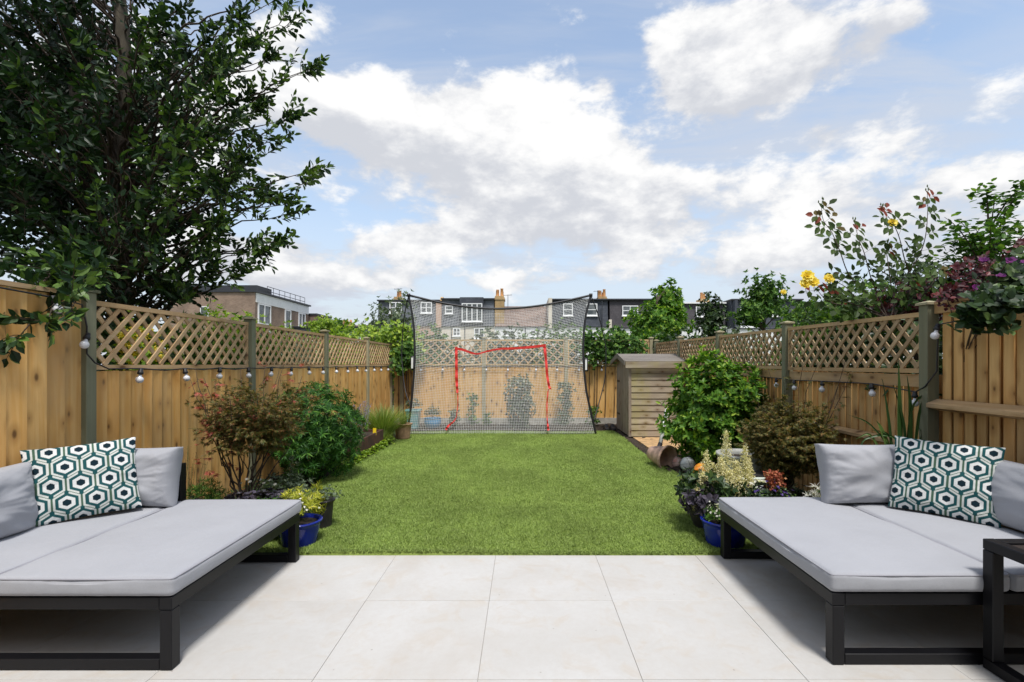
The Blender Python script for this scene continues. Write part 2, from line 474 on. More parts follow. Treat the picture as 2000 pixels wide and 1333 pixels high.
def brick_mat(name, a, b, mortar, sx=4.4, sy=13.3):
    m, N, p = base_mat(name)
    pos = N.new('ShaderNodeNewGeometry').outputs['Position']
    sep = N.new('ShaderNodeSeparateXYZ'); N.put(sep.inputs[0], pos)
    cm = N.new('ShaderNodeCombineXYZ'); N.put(cm.inputs[0], N.math('ADD', sep.outputs[0], sep.outputs[1])); N.put(cm.inputs[1], sep.outputs[2])
    br = N.new('ShaderNodeTexBrick'); N.put(br.inputs['Vector'], cm.outputs[0])
    N.put(br.inputs['Color1'], a); N.put(br.inputs['Color2'], b); N.put(br.inputs['Mortar'], mortar)
    br.inputs['Scale'].default_value = 1; br.inputs['Brick Width'].default_value = 1 / sx; br.inputs['Row Height'].default_value = 1 / sy
    br.inputs['Mortar Size'].default_value = 0.008
    n = N.noise(pos, 0.8, 4)
    N.put(p.inputs['Base Color'], N.mix(1.0, br.outputs[0], N_rgb(N, N.smooth(n, 0.3, 0.7, 0.8, 1.15)), 'MULTIPLY'))
    p.inputs['Roughness'].default_value = 0.9
    return m
M['brick_red'] = brick_mat('brick_red', (0.16, 0.085, 0.06), (0.22, 0.125, 0.09), (0.25, 0.22, 0.19))
M['brick_brown'] = brick_mat('brick_brown', (0.20, 0.125, 0.085), (0.27, 0.18, 0.125), (0.28, 0.24, 0.20))
M['brick_yellow'] = brick_mat('brick_yellow', (0.36, 0.22, 0.08), (0.46, 0.30, 0.12), (0.36, 0.30, 0.22))
M['slate_grey'] = brick_mat('slate_grey', (0.105, 0.115, 0.135), (0.14, 0.15, 0.17), (0.06, 0.065, 0.075), 3.3, 4.5)
M['slate_dark'] = brick_mat('slate_dark', (0.050, 0.056, 0.072), (0.068, 0.075, 0.09), (0.03, 0.034, 0.042), 3.3, 4.0)
M['slate_brown'] = brick_mat('slate_brown', (0.058, 0.052, 0.058), (0.075, 0.068, 0.075), (0.035, 0.032, 0.036), 3.3, 3.4)
M['roof_tile'] = brick_mat('roof_tile', (0.165, 0.118, 0.098), (0.22, 0.155, 0.125), (0.10, 0.08, 0.07), 4.0, 5.0)
M['render_cream'] = plain('render_cream', (0.62, 0.56, 0.47), 0.9, 0.12, 0.7)
M['render_white'] = plain('render_white', (0.70, 0.70, 0.69), 0.9, 0.08, 0.7)
M['render_pink'] = plain('render_pink', (0.45, 0.30, 0.22), 0.9, 0.12, 0.7)
M['chimney_pot'] = plain('chimney_pot', (0.52, 0.26, 0.10), 0.8, 0.2, 5)
M['dark_trim'] = plain('dark_trim', (0.028, 0.030, 0.036), 0.5, 0.1, 2)
def glass_mat():
    m, N, p = base_mat('window_glass')
    pos = N.new('ShaderNodeNewGeometry').outputs['Position']
    n = N.noise(pos, 1.3, 3)
    N.put(p.inputs['Base Color'], N.mix(N.smooth(n, 0.4, 0.6), (0.03, 0.04, 0.045), (0.12, 0.13, 0.13)))
    p.inputs['Roughness'].default_value = 0.08; p.inputs['Specular IOR Level'].default_value = 0.8
    return m
M['glass'] = glass_mat()

def turf_mat(name, a, b, c):
    m, N, p = base_mat(name)
    pos = N.new('ShaderNodeNewGeometry').outputs['Position']
    n = N.noise(scaled(N, pos, (1, .6, 1)), 1.6, 5, 0.6); n2 = N.noise(scaled(N, pos, (1, 0.6, 1)), 45, 3, 0.7)
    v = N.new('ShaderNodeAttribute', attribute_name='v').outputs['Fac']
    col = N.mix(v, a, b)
    col = N.mix(N.smooth(n2, 0.45, 0.75, 0, 0.5), col, c)
    col = N.mix(1.0, col, N_rgb(N, N.smooth(n, 0.3, 0.7, 0.84, 1.14)), 'MULTIPLY')
    N.put(p.inputs['Base Color'], col); p.inputs['Roughness'].default_value = 0.65; p.inputs['Specular IOR Level'].default_value = 0.25
    return m
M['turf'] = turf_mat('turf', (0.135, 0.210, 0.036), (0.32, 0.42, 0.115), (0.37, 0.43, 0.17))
M['turf_base'] = turf_mat('turf_base', (0.16, 0.22, 0.035), (0.20, 0.26, 0.05), (0.10, 0.15, 0.03))

L = {}
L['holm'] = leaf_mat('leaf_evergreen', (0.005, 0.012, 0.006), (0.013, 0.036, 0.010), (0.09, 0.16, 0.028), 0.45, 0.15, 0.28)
L['choisya'] = leaf_mat('leaf_finger', (0.016, 0.060, 0.010), (0.038, 0.125, 0.018), (0.14, 0.29, 0.045), 0.5, 0.22, 0.25)
L['laurel'] = leaf_mat('leaf_glossy', (0.030, 0.090, 0.010), (0.095, 0.21, 0.022), (0.30, 0.42, 0.05), 0.5, 0.3, 0.25)
L['maple_red'] = leaf_mat('leaf_bronze', (0.060, 0.085, 0.016), (0.150, 0.130, 0.032), (0.30, 0.13, 0.05), 0.5, 0.3)
L['maple_tip'] = leaf_mat('leaf_red_tip', (0.30, 0.06, 0.04), (0.42, 0.10, 0.07), (0.55, 0.20, 0.14), 0.5, 0.3)
L['maple_green'] = leaf_mat('leaf_olive', (0.065, 0.085, 0.020), (0.17, 0.155, 0.045), (0.38, 0.21, 0.07), 0.5, 0.3)
L['mid'] = leaf_mat('leaf_mid', (0.022, 0.058, 0.010), (0.060, 0.140, 0.020), (0.18, 0.29, 0.05), 0.55, 0.28, 0.25)
L['lime'] = leaf_mat('leaf_lime', (0.10, 0.19, 0.015), (0.22, 0.33, 0.03), (0.42, 0.50, 0.07), 0.5, 0.3)
L['grey'] = leaf_mat('leaf_grey', (0.05, 0.075, 0.045), (0.11, 0.15, 0.085), (0.22, 0.27, 0.16), 0.5, 0.25)
L['dark'] = leaf_mat('leaf_dark', (0.012, 0.028, 0.010), (0.030, 0.062, 0.018), (0.08, 0.13, 0.03), 0.45, 0.2)
L['purple'] = leaf_mat('leaf_purple', (0.018, 0.016, 0.024), (0.045, 0.038, 0.055), (0.11, 0.09, 0.13), 0.5, 0.2)
L['burgundy'] = leaf_mat('leaf_burgundy', (0.025, 0.006, 0.008), (0.07, 0.010, 0.016), (0.15, 0.03, 0.03), 0.5, 0.2)
L['magenta'] = leaf_mat('petal_magenta', (0.07, 0.006, 0.07), (0.13, 0.012, 0.13), (0.22, 0.03, 0.19), 0.6, 0.2)
L['lavender'] = leaf_mat('petal_lavender', (0.22, 0.17, 0.36), (0.34, 0.27, 0.52), (0.46, 0.40, 0.62), 0.6, 0.3)
L['grassy'] = leaf_mat('blade_grass', (0.10, 0.16, 0.03), (0.20, 0.28, 0.06), (0.38, 0.42, 0.15), 0.5, 0.3)
L['cream'] = leaf_mat('plume_cream', (0.52, 0.45, 0.22), (0.78, 0.72, 0.46), (0.90, 0.87, 0.68), 0.8, 0.3)
L['gold'] = leaf_mat('leaf_gold', (0.20, 0.24, 0.02), (0.42, 0.44, 0.04), (0.66, 0.60, 0.10), 0.5, 0.3)
L['yellow'] = leaf_mat('petal_yellow', (0.62, 0.44, 0.02), (0.82, 0.66, 0.08), (0.88, 0.80, 0.30), 0.6, 0.3)
L['white'] = leaf_mat('petal_white', (0.55, 0.52, 0.47), (0.72, 0.70, 0.66), (0.80, 0.80, 0.78), 0.6, 0.3)
L['rose'] = leaf_mat('leaf_rose', (0.028, 0.050, 0.012), (0.060, 0.100, 0.020), (0.19, 0.040, 0.022), 0.55, 0.3, 0.2)
L['rusty'] = leaf_mat('petal_rusty', (0.20, 0.035, 0.02), (0.36, 0.10, 0.05), (0.52, 0.26, 0.12), 0.7, 0.2)
L['iris'] = leaf_mat('leaf_strap', (0.020, 0.050, 0.014), (0.040, 0.090, 0.024), (0.10, 0.16, 0.04), 0.4, 0.15)
# ------------------------------------------------------------------ ground, patio, lawn
g = MB(); g.add([(-500, -60, -0.06), (500, -60, -0.06), (500, 900, -0.06), (-500, 900, -0.06)], [(0, 1, 2, 3)])
props(g.build('ground', M['ground']), kind='structure', label='open ground around and beyond the garden')
DX = 2.95           # half width of the garden
YB = 11.0           # back fence
PE = 3.475          # far edge of the patio
pb = MB(); pb.box((-DX - .3, -2.2, -0.05), (DX + .3, PE - 0.004, -0.003))
patio = pb.build('patio', M['grout']); props(patio, 'pale porcelain patio at the near end of the garden', kind='structure')
pitch = 0.705
ys = [PE] + [PE - 0.665 - k * 0.703 for k in range(0, 7)]
for r in range(len(ys) - 1):
    y1, y0 = ys[r], ys[r + 1]
    for k in range(-5, 5):
        x0 = -0.195 + pitch * k; x1 = x0 + pitch
        x0 = max(x0, -DX - .28); x1 = min(x1, DX + .28)
        if x1 - x0 < .05: continue
        b = MB(); dz = R.uniform(-.0006, .0006)
        b.cbox((x0 + .0011, y0 + .0011, -0.016), (x1 - .0011, y1 - .0011, dz), 0.0007)
        b.build('patio_tile', M['tile'], patio)
# soil beds
for (nm, a, b_) in (('flower_bed', (-DX, PE, -.05), (-2.2, YB, .01)), ('flower_bed', (1.80, PE, -.05), (DX, YB, .01)), ('flower_bed', (-2.198, 9.75, -.05), (1.798, YB, .012))):
    s = MB(); n = 60; 
    xs = np.linspace(a[0], b_[0], 14 if b_[0] - a[0] < 2 else 60); yy = np.linspace(a[1], b_[1], 90 if b_[1] - a[1] > 3 else 20)
    X, Y = np.meshgrid(xs, yy); Z = b_[2] + .018 * NR.standard_normal(X.shape)
    V = np.stack([X, Y, Z], -1).reshape(-1, 3); w = len(xs)
    Q = [(j * w + i, j * w + i + 1, (j + 1) * w + i + 1, (j + 1) * w + i) for j in range(len(yy) - 1) for i in range(w - 1)]
    s.add(V, Q); o = s.build(nm, M['soil']); props(o, 'strip of dark bare soil along the fence', kind='structure')
# lawn outline: a soft wandering edge
def lawn_l(y): return -2.29 + .035 * math.sin(y * 1.7) + (0.0 if y > 4.6 else 0.0)
def lawn_r(y): return 1.86 + .05 * math.sin(y * 1.3 + 1) - max(0, (y - 8.6)) * .10
yy = np.r_[PE - .001, np.linspace(PE + .012, 9.80, 59)]
V = []; 
for y in yy:
    for t in np.linspace(0, 1, 12): 
        x = lawn_l(y) * (1 - t) + lawn_r(y) * t; V.append((x, y, .010 + .008 * math.sin(x * 2.1 + y) ))
    
Q = [(j * 12 + i, j * 12 + i + 1, (j + 1) * 12 + i + 1, (j + 1) * 12 + i) for j in range(59) for i in range(11)]
V = np.array(V); V[:, 2] += .012; V[:12, 2] = -.03
lawn = mesh_np('lawn', V, [Q], M['turf_base'], smooth=True, attrs={'v': (NR.random(len(V)), 'FLOAT')})
props(lawn, 'green artificial lawn between the two planted borders', kind='structure')
def blades_lawn():
    Ps = []
    for (y0, y1, d) in ((PE - .002, PE + .03, 50000), (PE + .01, 4.6, 30000), (4.6, 6.2, 19000), (6.2, 8.0, 12000), (8.0, 9.78, 8000)):
        n = int((y1 - y0) * 4.15 * d); y = NR.uniform(y0, y1, n); t = NR.random(n)
        l = -2.29 + .035 * np.sin(y * 1.7); r = 1.86 + .05 * np.sin(y * 1.3 + 1) - np.maximum(0, y - 8.6) * .10
        x = l * (1 - t) + r * t; Ps.append(np.stack([x, y, .018 + .008 * np.sin(x * 2.1 + y)], -1))
    P = np.concatenate(Ps); n = len(P)
    th = NR.uniform(0, 2 * np.pi, n); 
    clump = np.sin(P[:, 0] * 23 + 3 * np.sin(P[:, 1] * 9)) * np.sin(P[:, 1] * 19 + 2 * np.sin(P[:, 0] * 11))
    h = NR.uniform(.012, .021, n) * (1 + .15 * clump); w = NR.uniform(.0016, .0028, n) * (1 + P[:, 1] * .14)
    side = np.stack([np.cos(th), np.sin(th), 0 * th], -1)
    ld = NR.uniform(0, 2 * np.pi, n); ln = NR.uniform(.1, .95, n)
    tip = P + np.stack([np.cos(ld) * ln * h, np.sin(ld) * ln * h, h], -1)
    V = np.empty((n, 3, 3)); V[:, 0] = P - side * w[:, None]; V[:, 1] = P + side * w[:, None]; V[:, 2] = tip
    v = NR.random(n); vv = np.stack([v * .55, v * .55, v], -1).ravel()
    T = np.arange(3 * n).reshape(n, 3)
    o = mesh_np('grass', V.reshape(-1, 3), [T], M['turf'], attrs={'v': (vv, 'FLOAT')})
    props(o, 'short bright green blades of the artificial lawn', 'grass', kind='stuff')
blades_lawn()

# ------------------------------------------------------------------ fences
def board_mesh(name, mat, axis, sign):
    """feather edge board, unit height, width along axis (1: Y, 0: X), face towards sign"""
    me = bpy.data.meshes.new(name); w = .122
    pr = [(0, 0), (0, .003), (w, .021), (w, 0)] if sign * (axis * 2 - 1) > 0 or axis == 0 else [(0, 0), (0, .008), (w, .010), (w, 0)]            # (along, out)
    V = []
    for z in (0, 1):
        for a, o in pr:
            V.append((o * sign, a, z) if axis == 1 else (a, o * sign, z))
    me.from_pydata(V, [], [(0, 1, 2, 3), (7, 6, 5, 4), (0, 4, 5, 1), (1, 5, 6, 2), (2, 6, 7, 3), (3, 7, 4, 0)])
    me.materials.append(mat); me.update()
    return me

def boards(me, axis, line, a, b, z0, ztop, parent, step=.104, jit=.002, lap=.018):
    n = int(round((b - a) / step)); step = (b - a) / n
    for i in range(n):
        p = a + i * step; o = bpy.data.objects.new('fence_board', me)
        zt = ztop(p) if callable(ztop) else ztop
        o.scale = (1, 1, zt - z0 + R.uniform(-.004, .002)); o.scale[axis] = (step + lap) / .122
        o.rotation_euler[1 - axis] = 0
        j = R.uniform(-jit, jit)
        loc = (line + j, p - .009, z0) if axis == 1 else (p - .009, line + j, z0)
        link(o, loc, parent)

def clip_line(a, b, zb, zt_a, zt_b, s, s0, d):
    """45 degree line through (s0, zb) with direction d (+1/-1); clip to the trapezoid"""
    # point: s = s0 + d*t, z = zb + t ; t from 0 up to top and sides
    k = (zt_b - zt_a) / (b - a)
    # z <= zt_a + k*(s-a)
    t1 = (zt_a + k * (s0 - a) - zb) / (1 - k * d)
    t0 = 0.0
    if d > 0: t0 = max(t0, a - s0); t1 = min(t1, b - s0)
    else: t0 = max(t0, s0 - b); t1 = min(t1, s0 - a)
    return t0, t1

def trellis(axis, line, sign, a, b, zb, zta, ztb, parent, mat, rail_mat, front_d, spacing=.135, w=.030):
    rw = .034
    za, zb2 = zta - rw, ztb - rw
    for layer, d in ((0, front_d), (1, -front_d)):
        off = line + sign * (.006 - .012 * layer)
        s0 = a - (zta - zb) + R.uniform(0, spacing)
        while s0 < b + (zta - zb):
            t0, t1 = clip_line(a, b, zb + rw, za, zb2, None, s0, d)
            if t1 - t0 > .03:
                tm = (t0 + t1) / 2; Ln = (t1 - t0) * math.sqrt(2) ; s = s0 + d * tm; z = zb + rw + tm
                ang = math.pi / 4 * d + R.uniform(-.008, .008)
                if axis == 1: ubox('trellis_slat', (off, s, z), (.011, Ln, w), mat, parent, (ang, 0, 0))
                else: ubox('trellis_slat', (s, off, z), (Ln, .011, w), mat, parent, (0, -ang, 0))
            s0 += spacing
    # frame
    for zz0, zz1, th in ((zb + rw / 2, zb + rw / 2, .030), (zta - rw / 2, ztb - rw / 2, .032)):
        Ln = math.hypot(b - a, zz1 - zz0); ang = math.atan2(zz1 - zz0, b - a); c = ((a + b) / 2, (zz0 + zz1) / 2)
        if axis == 1: ubox('trellis_rail', (line, c[0], c[1]), (th, Ln, rw), rail_mat, parent, (ang, 0, 0))
        else: ubox('trellis_rail', (c[0], line, c[1]), (Ln, th, rw), rail_mat, parent, (0, -ang, 0))
    for e, zt in ((a + .014, zta), (b - .014, ztb)):
        if axis == 1: ubox('trellis_stile', (line, e, (zb + zt) / 2), (.026, .026, zt - zb - 2 * rw), rail_mat, parent)
        else: ubox('trellis_stile', (e, line, (zb + zt) / 2), (.026, .026, zt - zb - 2 * rw), rail_mat, parent)

def post(x, y, top, parent, mat, sx=.085, sy=.085, capmat=None):
    b = MB(); b.cbox((x - sx / 2, y - sy / 2, -.04), (x + sx / 2, y + sy / 2, top), .004)
    o = b.build('fence_post', mat, parent)
    c = MB(); q = .014; x0, x1, y0, y1 = x - sx / 2 - q, x + sx / 2 + q, y - sy / 2 - q, y + sy / 2 + q
    c.box((x0, y0, top + .001), (x1, y1, top + .018))
    c.add([(x0, y0, top + .018), (x1, y0, top + .018), (x1, y1, top + .018), (x0, y1, top + .018), (x, y, top + .034)], [], [(0, 1, 4), (1, 2, 4), (2, 3, 4), (3, 0, 4)])
    c.build('post_cap', capmat or mat, o)
    return o

# left fence ------------------------------------------------------
PYL = [1.30, 3.32, 5.32, 7.33, 9.28, 10.93]
fl = thing('fence', 'left side fence of orange feather edge boards with diamond trellis above', 'fence', (-DX, 6.5, 0), 'fences round the garden')
bml = board_mesh('board_left', M['board_left'], 1, 1)
for i in range(5):
    a, b = PYL[i] + .046, PYL[i + 1] - .046
    near = i == 0
    boards(bml, 1, -DX - .020, a, b, 0.0, 1.795 if near else 1.305, fl, .118 if near else .104)
    if near:
        ubox('capping_rail', (-DX - .012, (a + b) / 2, 1.812), (.055, b - a, .028), M['rail_y'], fl)
    else:
        zt = [0, 1.79, 1.80, 1.80, 1.80][i]; zt2 = [0, 1.80, 1.80, 1.80, 1.80][i]
        trellis(1, -DX - .012, 1, a, b, 1.312, zt, zt2, fl, M['lath'], M['rail_y'], 1)
for i, y in enumerate(PYL):
    post(-DX - .008, y, 1.835, fl, M['post'] if i < 4 else M['post_back'], .088, .080, M['post'] if i == 1 else M['post_back'])
# right fence -----------------------------------------------------
PYR = [1.30, 3.58, 5.50, 7.40, 9.25, 10.93]
def zr_top(y): return 1.735 + (y - 3.58) * .012
def zr_bot(y): return 1.275 + (y - 3.58) * .006
fr = thing('fence', 'right side fence showing its rails, brown boards below a diamond trellis', 'fence', (DX, 6.5, 0), 'fences round the garden')
bmr = board_mesh('board_right', M['board_right'], 1, -1)
for i in range(5):
    a, b = PYR[i] + .044, PYR[i + 1] - .044
    near = i == 0
    top_ = 1.775 if near else (lambda y: zr_bot(y) - .004)
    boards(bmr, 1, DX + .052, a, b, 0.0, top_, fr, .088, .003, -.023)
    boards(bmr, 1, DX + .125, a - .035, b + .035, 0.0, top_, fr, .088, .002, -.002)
    if near:
        ubox('capping_rail', (DX + .022, (a + b) / 2, 1.745), (.030, b - a, .062), M['rail_y'], fr)
        ubox('capping_rail', (DX + .030, (a + b) / 2, 1.789), (.062, b - a, .022), M['rail_y'], fr)
        r = MB(); 
        V = [(DX - .050, y, z) for y in (a, b) for z in (1.035,)] ; 
        z0 = 1.02
        r.add([(DX + .030, a, z0), (DX - .052, a, z0 + .022), (DX - .052, a, z0 + .050), (DX + .030, a, z0 + .082),
               (DX + .030, b, z0), (DX - .052, b, z0 + .022), (DX - .052, b, z0 + .050), (DX + .030, b, z0 + .082)],
              [(0, 1, 2, 3), (7, 6, 5, 4), (1, 0, 4, 5), (2, 1, 5, 6), (3, 2, 6, 7), (0, 3, 7, 4)])
        r.build('arris_rail', M['rail_y'], fr)
        ubox('arris_rail', (DX - .005, (a + b) / 2, .34), (.07, b - a, .07), M['rail_y'], fr)
    else:
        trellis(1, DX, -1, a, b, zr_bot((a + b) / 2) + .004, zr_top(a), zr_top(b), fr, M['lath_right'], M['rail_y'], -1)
        zc = zr_bot((a + b) / 2) - .055
        ubox('top_rail', (DX + .018, (a + b) / 2, zc), (.030, b - a, .092), M['rail_y'], fr)
        r = MB(); z0 = .70
        r.add([(DX + .035, a, z0), (DX - .025, a, z0 + .018), (DX - .025, a, z0 + .042), (DX + .035, a, z0 + .065),
               (DX + .035, b, z0), (DX - .025, b, z0 + .018), (DX - .025, b, z0 + .042), (DX + .035, b, z0 + .065)],
              [(0, 1, 2, 3), (7, 6, 5, 4), (1, 0, 4, 5), (2, 1, 5, 6), (3, 2, 6, 7), (0, 3, 7, 4)])
        r.build('arris_rail', M['rail_y'], fr)
for i, y in enumerate(PYR):
    post(DX + .004, y, zr_top(y) + .045, fr, M['post'] , .088, .080, M['post_back'])
# back fence ------------------------------------------------------
fb = thing('fence', 'back fence of yellow boards across the end of the lawn with trellis above', 'fence', (0, YB, 0), 'fences round the garden')
bmb = board_mesh('board_back', M['board_back'], 0, -1)
XB = [-2.93, -2.72, -.88, .96, 2.86]
for i in range(len(XB) - 1):
    a, b = XB[i] + .04, XB[i + 1] - .04
    boards(bmb, 0, YB + .02, a, b, .155, 1.315, fb)
    ubox('gravel_board', ((a + b) / 2, YB + .010, .075), (b - a, .05, .155), M['concrete'], fb)
    if b - a > .5: trellis(0, YB, -1, a, b, 1.325, 1.905, 1.905, fb, M['lath'], M['rail_x'], 1, .185, .026)
for x in XB[1:]:
    post(x, YB - .0, 1.93, fb, M['post_back'], .075, .075)

# ------------------------------------------------------------------ terrace of houses beyond
YH = 58.0
def hx(px): return (px - CX) * YH / F
def hz(py, Y=YH): return H - (py - HY) * Y / F
def window(root, px0, px1, py0, py1, Y, mull=1, bars=1, name='window', sash=True, XY=None):
    """white frame with mullions proud of a pane; faces -Y"""
    x0, x1 = hx(px0), hx(px1); z1, z0 = hz(py0), hz(py1)
    fr_ = MB(); t = .10; yf = Y - .07
    fr_.box((x0, yf, z0), (x1, Y, z0 + t * 1.3)); fr_.box((x0, yf, z1 - t), (x1, Y, z1))
    fr_.box((x0, yf, z0 + t * 1.3), (x0 + t, Y, z1 - t)); fr_.box((x1 - t, yf, z0 + t * 1.3), (x1, Y, z1 - t))
    for k in range(1, mull + 1):
        xm = x0 + (x1 - x0) * k / (mull + 1); fr_.box((xm - .055, yf + .01, z0 + t * 1.3), (xm + .055, Y, z1 - t))
    for k in range(1, bars + 1):
        zm = z0 + (z1 - z0) * k / (bars + 1)
        seg = [x0 + t] + [x0 + (x1 - x0) * q / (mull + 1) for q in range(1, mull + 1)] + [x1 - t]
        for q in range(len(seg) - 1):
            l_ = seg[q] + (.055 if q else 0); r_ = seg[q + 1] - (.055 if q < len(seg) - 2 else 0)
            fr_.box((l_, yf + .015, zm - .04), (r_, Y, zm + .04))
    w = fr_.build(name, M['white_frame'], root)
    p = MB(); p.box((x0 + .02, Y - .03, z0 + .02), (x1 - .02, Y - .004, z1 - .02)); p.build('pane', M['glass'], w)
    s = MB(); s.box((x0 - .08, Y - .16, z0 - .09), (x1 + .08, Y, z0 - .002)); s.build('sill', M['white_frame'], w)
    return w
def chimney(root, px0, px1, pytop, pybot, Y, pots=2, mat='brick_yellow'):
    x0, x1 = hx(px0), hx(px1); zt, zb = hz(pytop), hz(pybot)
    m = MB(); m.box((x0, Y, zb), (x1, Y + 1.9, zt)); m.box((x0 - .08, Y - .08, zt - .45), (x1 + .08, Y + 1.98, zt - .22))
    ch = m.build('chimney', M[mat], root)
    for k in range(pots):
        xc = x0 + (x1 - x0) * (k + .5) / pots; r = min(.19, (x1 - x0) / pots * .42)
        for j in range(2):
            q = MB(); q.lathe((xc, Y + .45 + j * .9, zt), [(r * 1.1, 0), (r, .1), (r * .85, .62 + .25 * ((k + j) % 2)), (r * 1.05, .68 + .25 * ((k + j) % 2)), (r * .7, .69 + .25 * ((k + j) % 2))], 10)
            q.build('chimney_pot', M['chimney_pot'], ch, smooth=True)
    return ch
def aerial(root, px, py0, py1, Y):
    x = hx(px); z0, z1 = hz(py1), hz(py0); m = MB(); m.tube([(x, Y, z0), (x, Y, z1)], .03, 4)
    m.tube([(x - .5, Y, z1 - .1), (x + .5, Y, z1 - .05)], .025, 4)
    for k in range(5): m.tube([(x - .4 + k * .2, Y - .25, z1 - .08), (x - .4 + k * .2, Y + .25, z1 - .08)], .015, 3)
    m.build('aerial', M['dark_trim'], root)
def house(px0, px1, label, wall, roof, top=586, eave=638, back=0.0, flat=True, edge='dark_trim'):
    x0, x1 = hx(px0), hx(px1); ze, zt = hz(eave), hz(top); Y = YH + back
    h = thing('terraced_house', label, 'house', ((x0 + x1) / 2, Y, 0), 'terraced houses beyond the back fence')
    m = MB(); m.box((x0 + .01, Y, -.05), (x1 - .01, Y + 9, ze)); m.build('wall', M[wall], h)
    if flat:
        m = MB(); d = .35
        m.add([(x0 + .12, Y + .12, ze + .002), (x1 - .12, Y + .12, ze + .002), (x1 - .12, Y + 8.8, ze + .002), (x0 + .12, Y + 8.8, ze + .002),
               (x0 + .12, Y + .12 + d, zt), (x1 - .12, Y + .12 + d, zt), (x1 - .12, Y + 8.6, zt), (x0 + .12, Y + 8.6, zt)],
              [(0, 1, 5, 4), (1, 2, 6, 5), (2, 3, 7, 6), (3, 0, 4, 7), (4, 5, 6, 7)])
        r = m.build('roof', M[roof], h)
        e = MB(); e.box((x0 + .02, Y + .12, zt + .002), (x1 - .02, Y + 8.8, zt + .16)); e.build('roof_edge', M[edge], r)
    else:
        m = MB(); m.add([(x0 + .12, Y - .15, ze - .05), (x1 - .12, Y - .15, ze - .05), (x1 - .12, Y + 4.5, zt), (x0 + .12, Y + 4.5, zt), (x0 + .12, Y + 9, ze), (x1 - .12, Y + 9, ze)],
                        [(0, 1, 2, 3), (3, 2, 5, 4)], [(0, 3, 4), (1, 5, 2)])
        r = m.build('roof', M[roof], h)
    gt = MB(); gt.box((x0 + .02, Y - .14, ze - .10), (x1 - .02, Y - .002, ze + .0)); gt.build('gutter', M[edge], h)
    return h, Y
# house 1, partly behind the loose tree
h, Y = house(735, 858, 'grey roofed end terrace house left of the net behind a loose tree', 'render_pink', 'slate_grey', 588, 636)
window(h, 760, 784, 590, 612, Y + .22, 1, 1); window(h, 821, 843, 590, 612, Y + .22, 1, 1)
chimney(h, 756, 771, 573, 590, Y + 3, 1); aerial(h, 765, 556, 575, Y + 3)
m = MB(); m.box((hx(852), Y - .2, hz(640)), (hx(862), Y + 8, hz(590))); m.build('party_wall', M['render_pink'], h)
# house 2
h, Y = house(860, 966, 'pale house with grey dormer and white balcony doors behind the net', 'render_cream', 'slate_grey', 585, 637)
m = MB(); m.box((hx(898), Y - .05, hz(633)), (hx(944), Y + 5, hz(581))); d = m.build('dormer', M['slate_dark'], h)
window(h, 902, 942, 593, 629, Y - .06, 3, 0); window(h, 869, 884, 597, 613, Y + .20, 0, 1)
window(h, 885, 899, 641, 657, Y, 1, 1); window(h, 926, 946, 641, 662, Y, 1, 1); window(h, 866, 873, 654, 663, Y, 0, 0)
for px in (882, 908):
    m = MB(); m.tube([(hx(px), Y - .1, 0), (hx(px), Y - .1, hz(640))], .05, 6); m.build('drainpipe', M['dark_trim'], h)
m = MB(); m.add([(hx(855), Y + 1, hz(586)), (hx(862), Y + 1, hz(586)), (hx(862), Y + 3, hz(586)), (hx(855), Y + 3, hz(586)), (hx(857), Y + 1.5, hz(577)), (hx(861), Y + 1.5, hz(577)), (hx(861), Y + 2.5, hz(577)), (hx(857), Y + 2.5, hz(577))],
               [(0, 1, 5, 4), (1, 2, 6, 5), (2, 3, 7, 6), (3, 0, 4, 7), (4, 5, 6, 7)]); m.build('vent_stack', M['brick_yellow'], h)
# house 3
h, Y = house(966, 1073, 'white house with plain brown tiled roof behind the net', 'render_white', 'roof_tile', 590, 638, 0, False)
chimney(h, 966, 984, 577, 640, Y + .6, 2); aerial(h, 991, 571, 600, Y + 2)
window(h, 987, 1005, 645, 656, Y, 1, 0); window(h, 1036, 1047, 645, 658, Y, 0, 1)
for px in (1026, 1050):
    m = MB(); m.tube([(hx(px), Y - .1, 0), (hx(px), Y - .1, hz(640))], .05, 6); m.build('drainpipe', M['dark_trim'], h)
# house 4
h, Y = house(1073, 1190, 'white house with dark slate loft and two sash windows behind the net corner', 'render_white', 'slate_dark', 586, 638)
window(h, 1100, 1119, 593, 617, Y + .22, 0, 1); window(h, 1146, 1167, 593, 617, Y + .22, 0, 1); window(h, 1150, 1168, 649, 657, Y, 1, 0)
m = MB(); m.tube([(hx(1176), Y - .05, hz(638)), (hx(1176), Y - .05, hz(588))], .05, 6); m.build('drainpipe', M['dark_trim'], h)
m = MB(); m.box((hx(1071), Y - .3, hz(642)), (hx(1078), Y + 8, hz(583))); m.build('party_wall', M['render_cream'], h)
# house 5
h, Y = house(1190, 1330, 'white house with dark brown slate loft and wide white window', 'render_white', 'slate_brown', 586, 640)
chimney(h, 1174, 1191, 575, 590, Y + 2, 2); aerial(h, 1172, 563, 588, Y + 2)
window(h, 1216, 1247, 597, 617, Y + .20, 1, 1)
m = MB(); m.box((hx(1189), Y - .3, hz(642)), (hx(1194), Y + .5, hz(625))); m.build('party_wall', M['render_cream'], h)
# house 6
h, Y = house(1331, 1420, 'house with dark loft under a white roof edge behind the narrow tree', 'render_white', 'slate_brown', 593, 640, 0, True, 'white_frame')
window(h, 1326, 1336, 599, 617, Y + .16, 0, 1); window(h, 1360, 1377, 599, 619, Y + .18, 1, 0)
chimney(h, 1388, 1404, 577, 600, Y + 3, 1)
m = MB(); m.tube([(hx(1359), Y - .1, 0), (hx(1359), Y - .1, hz(642))], .05, 6); m.build('drainpipe', M['dark_trim'], h)
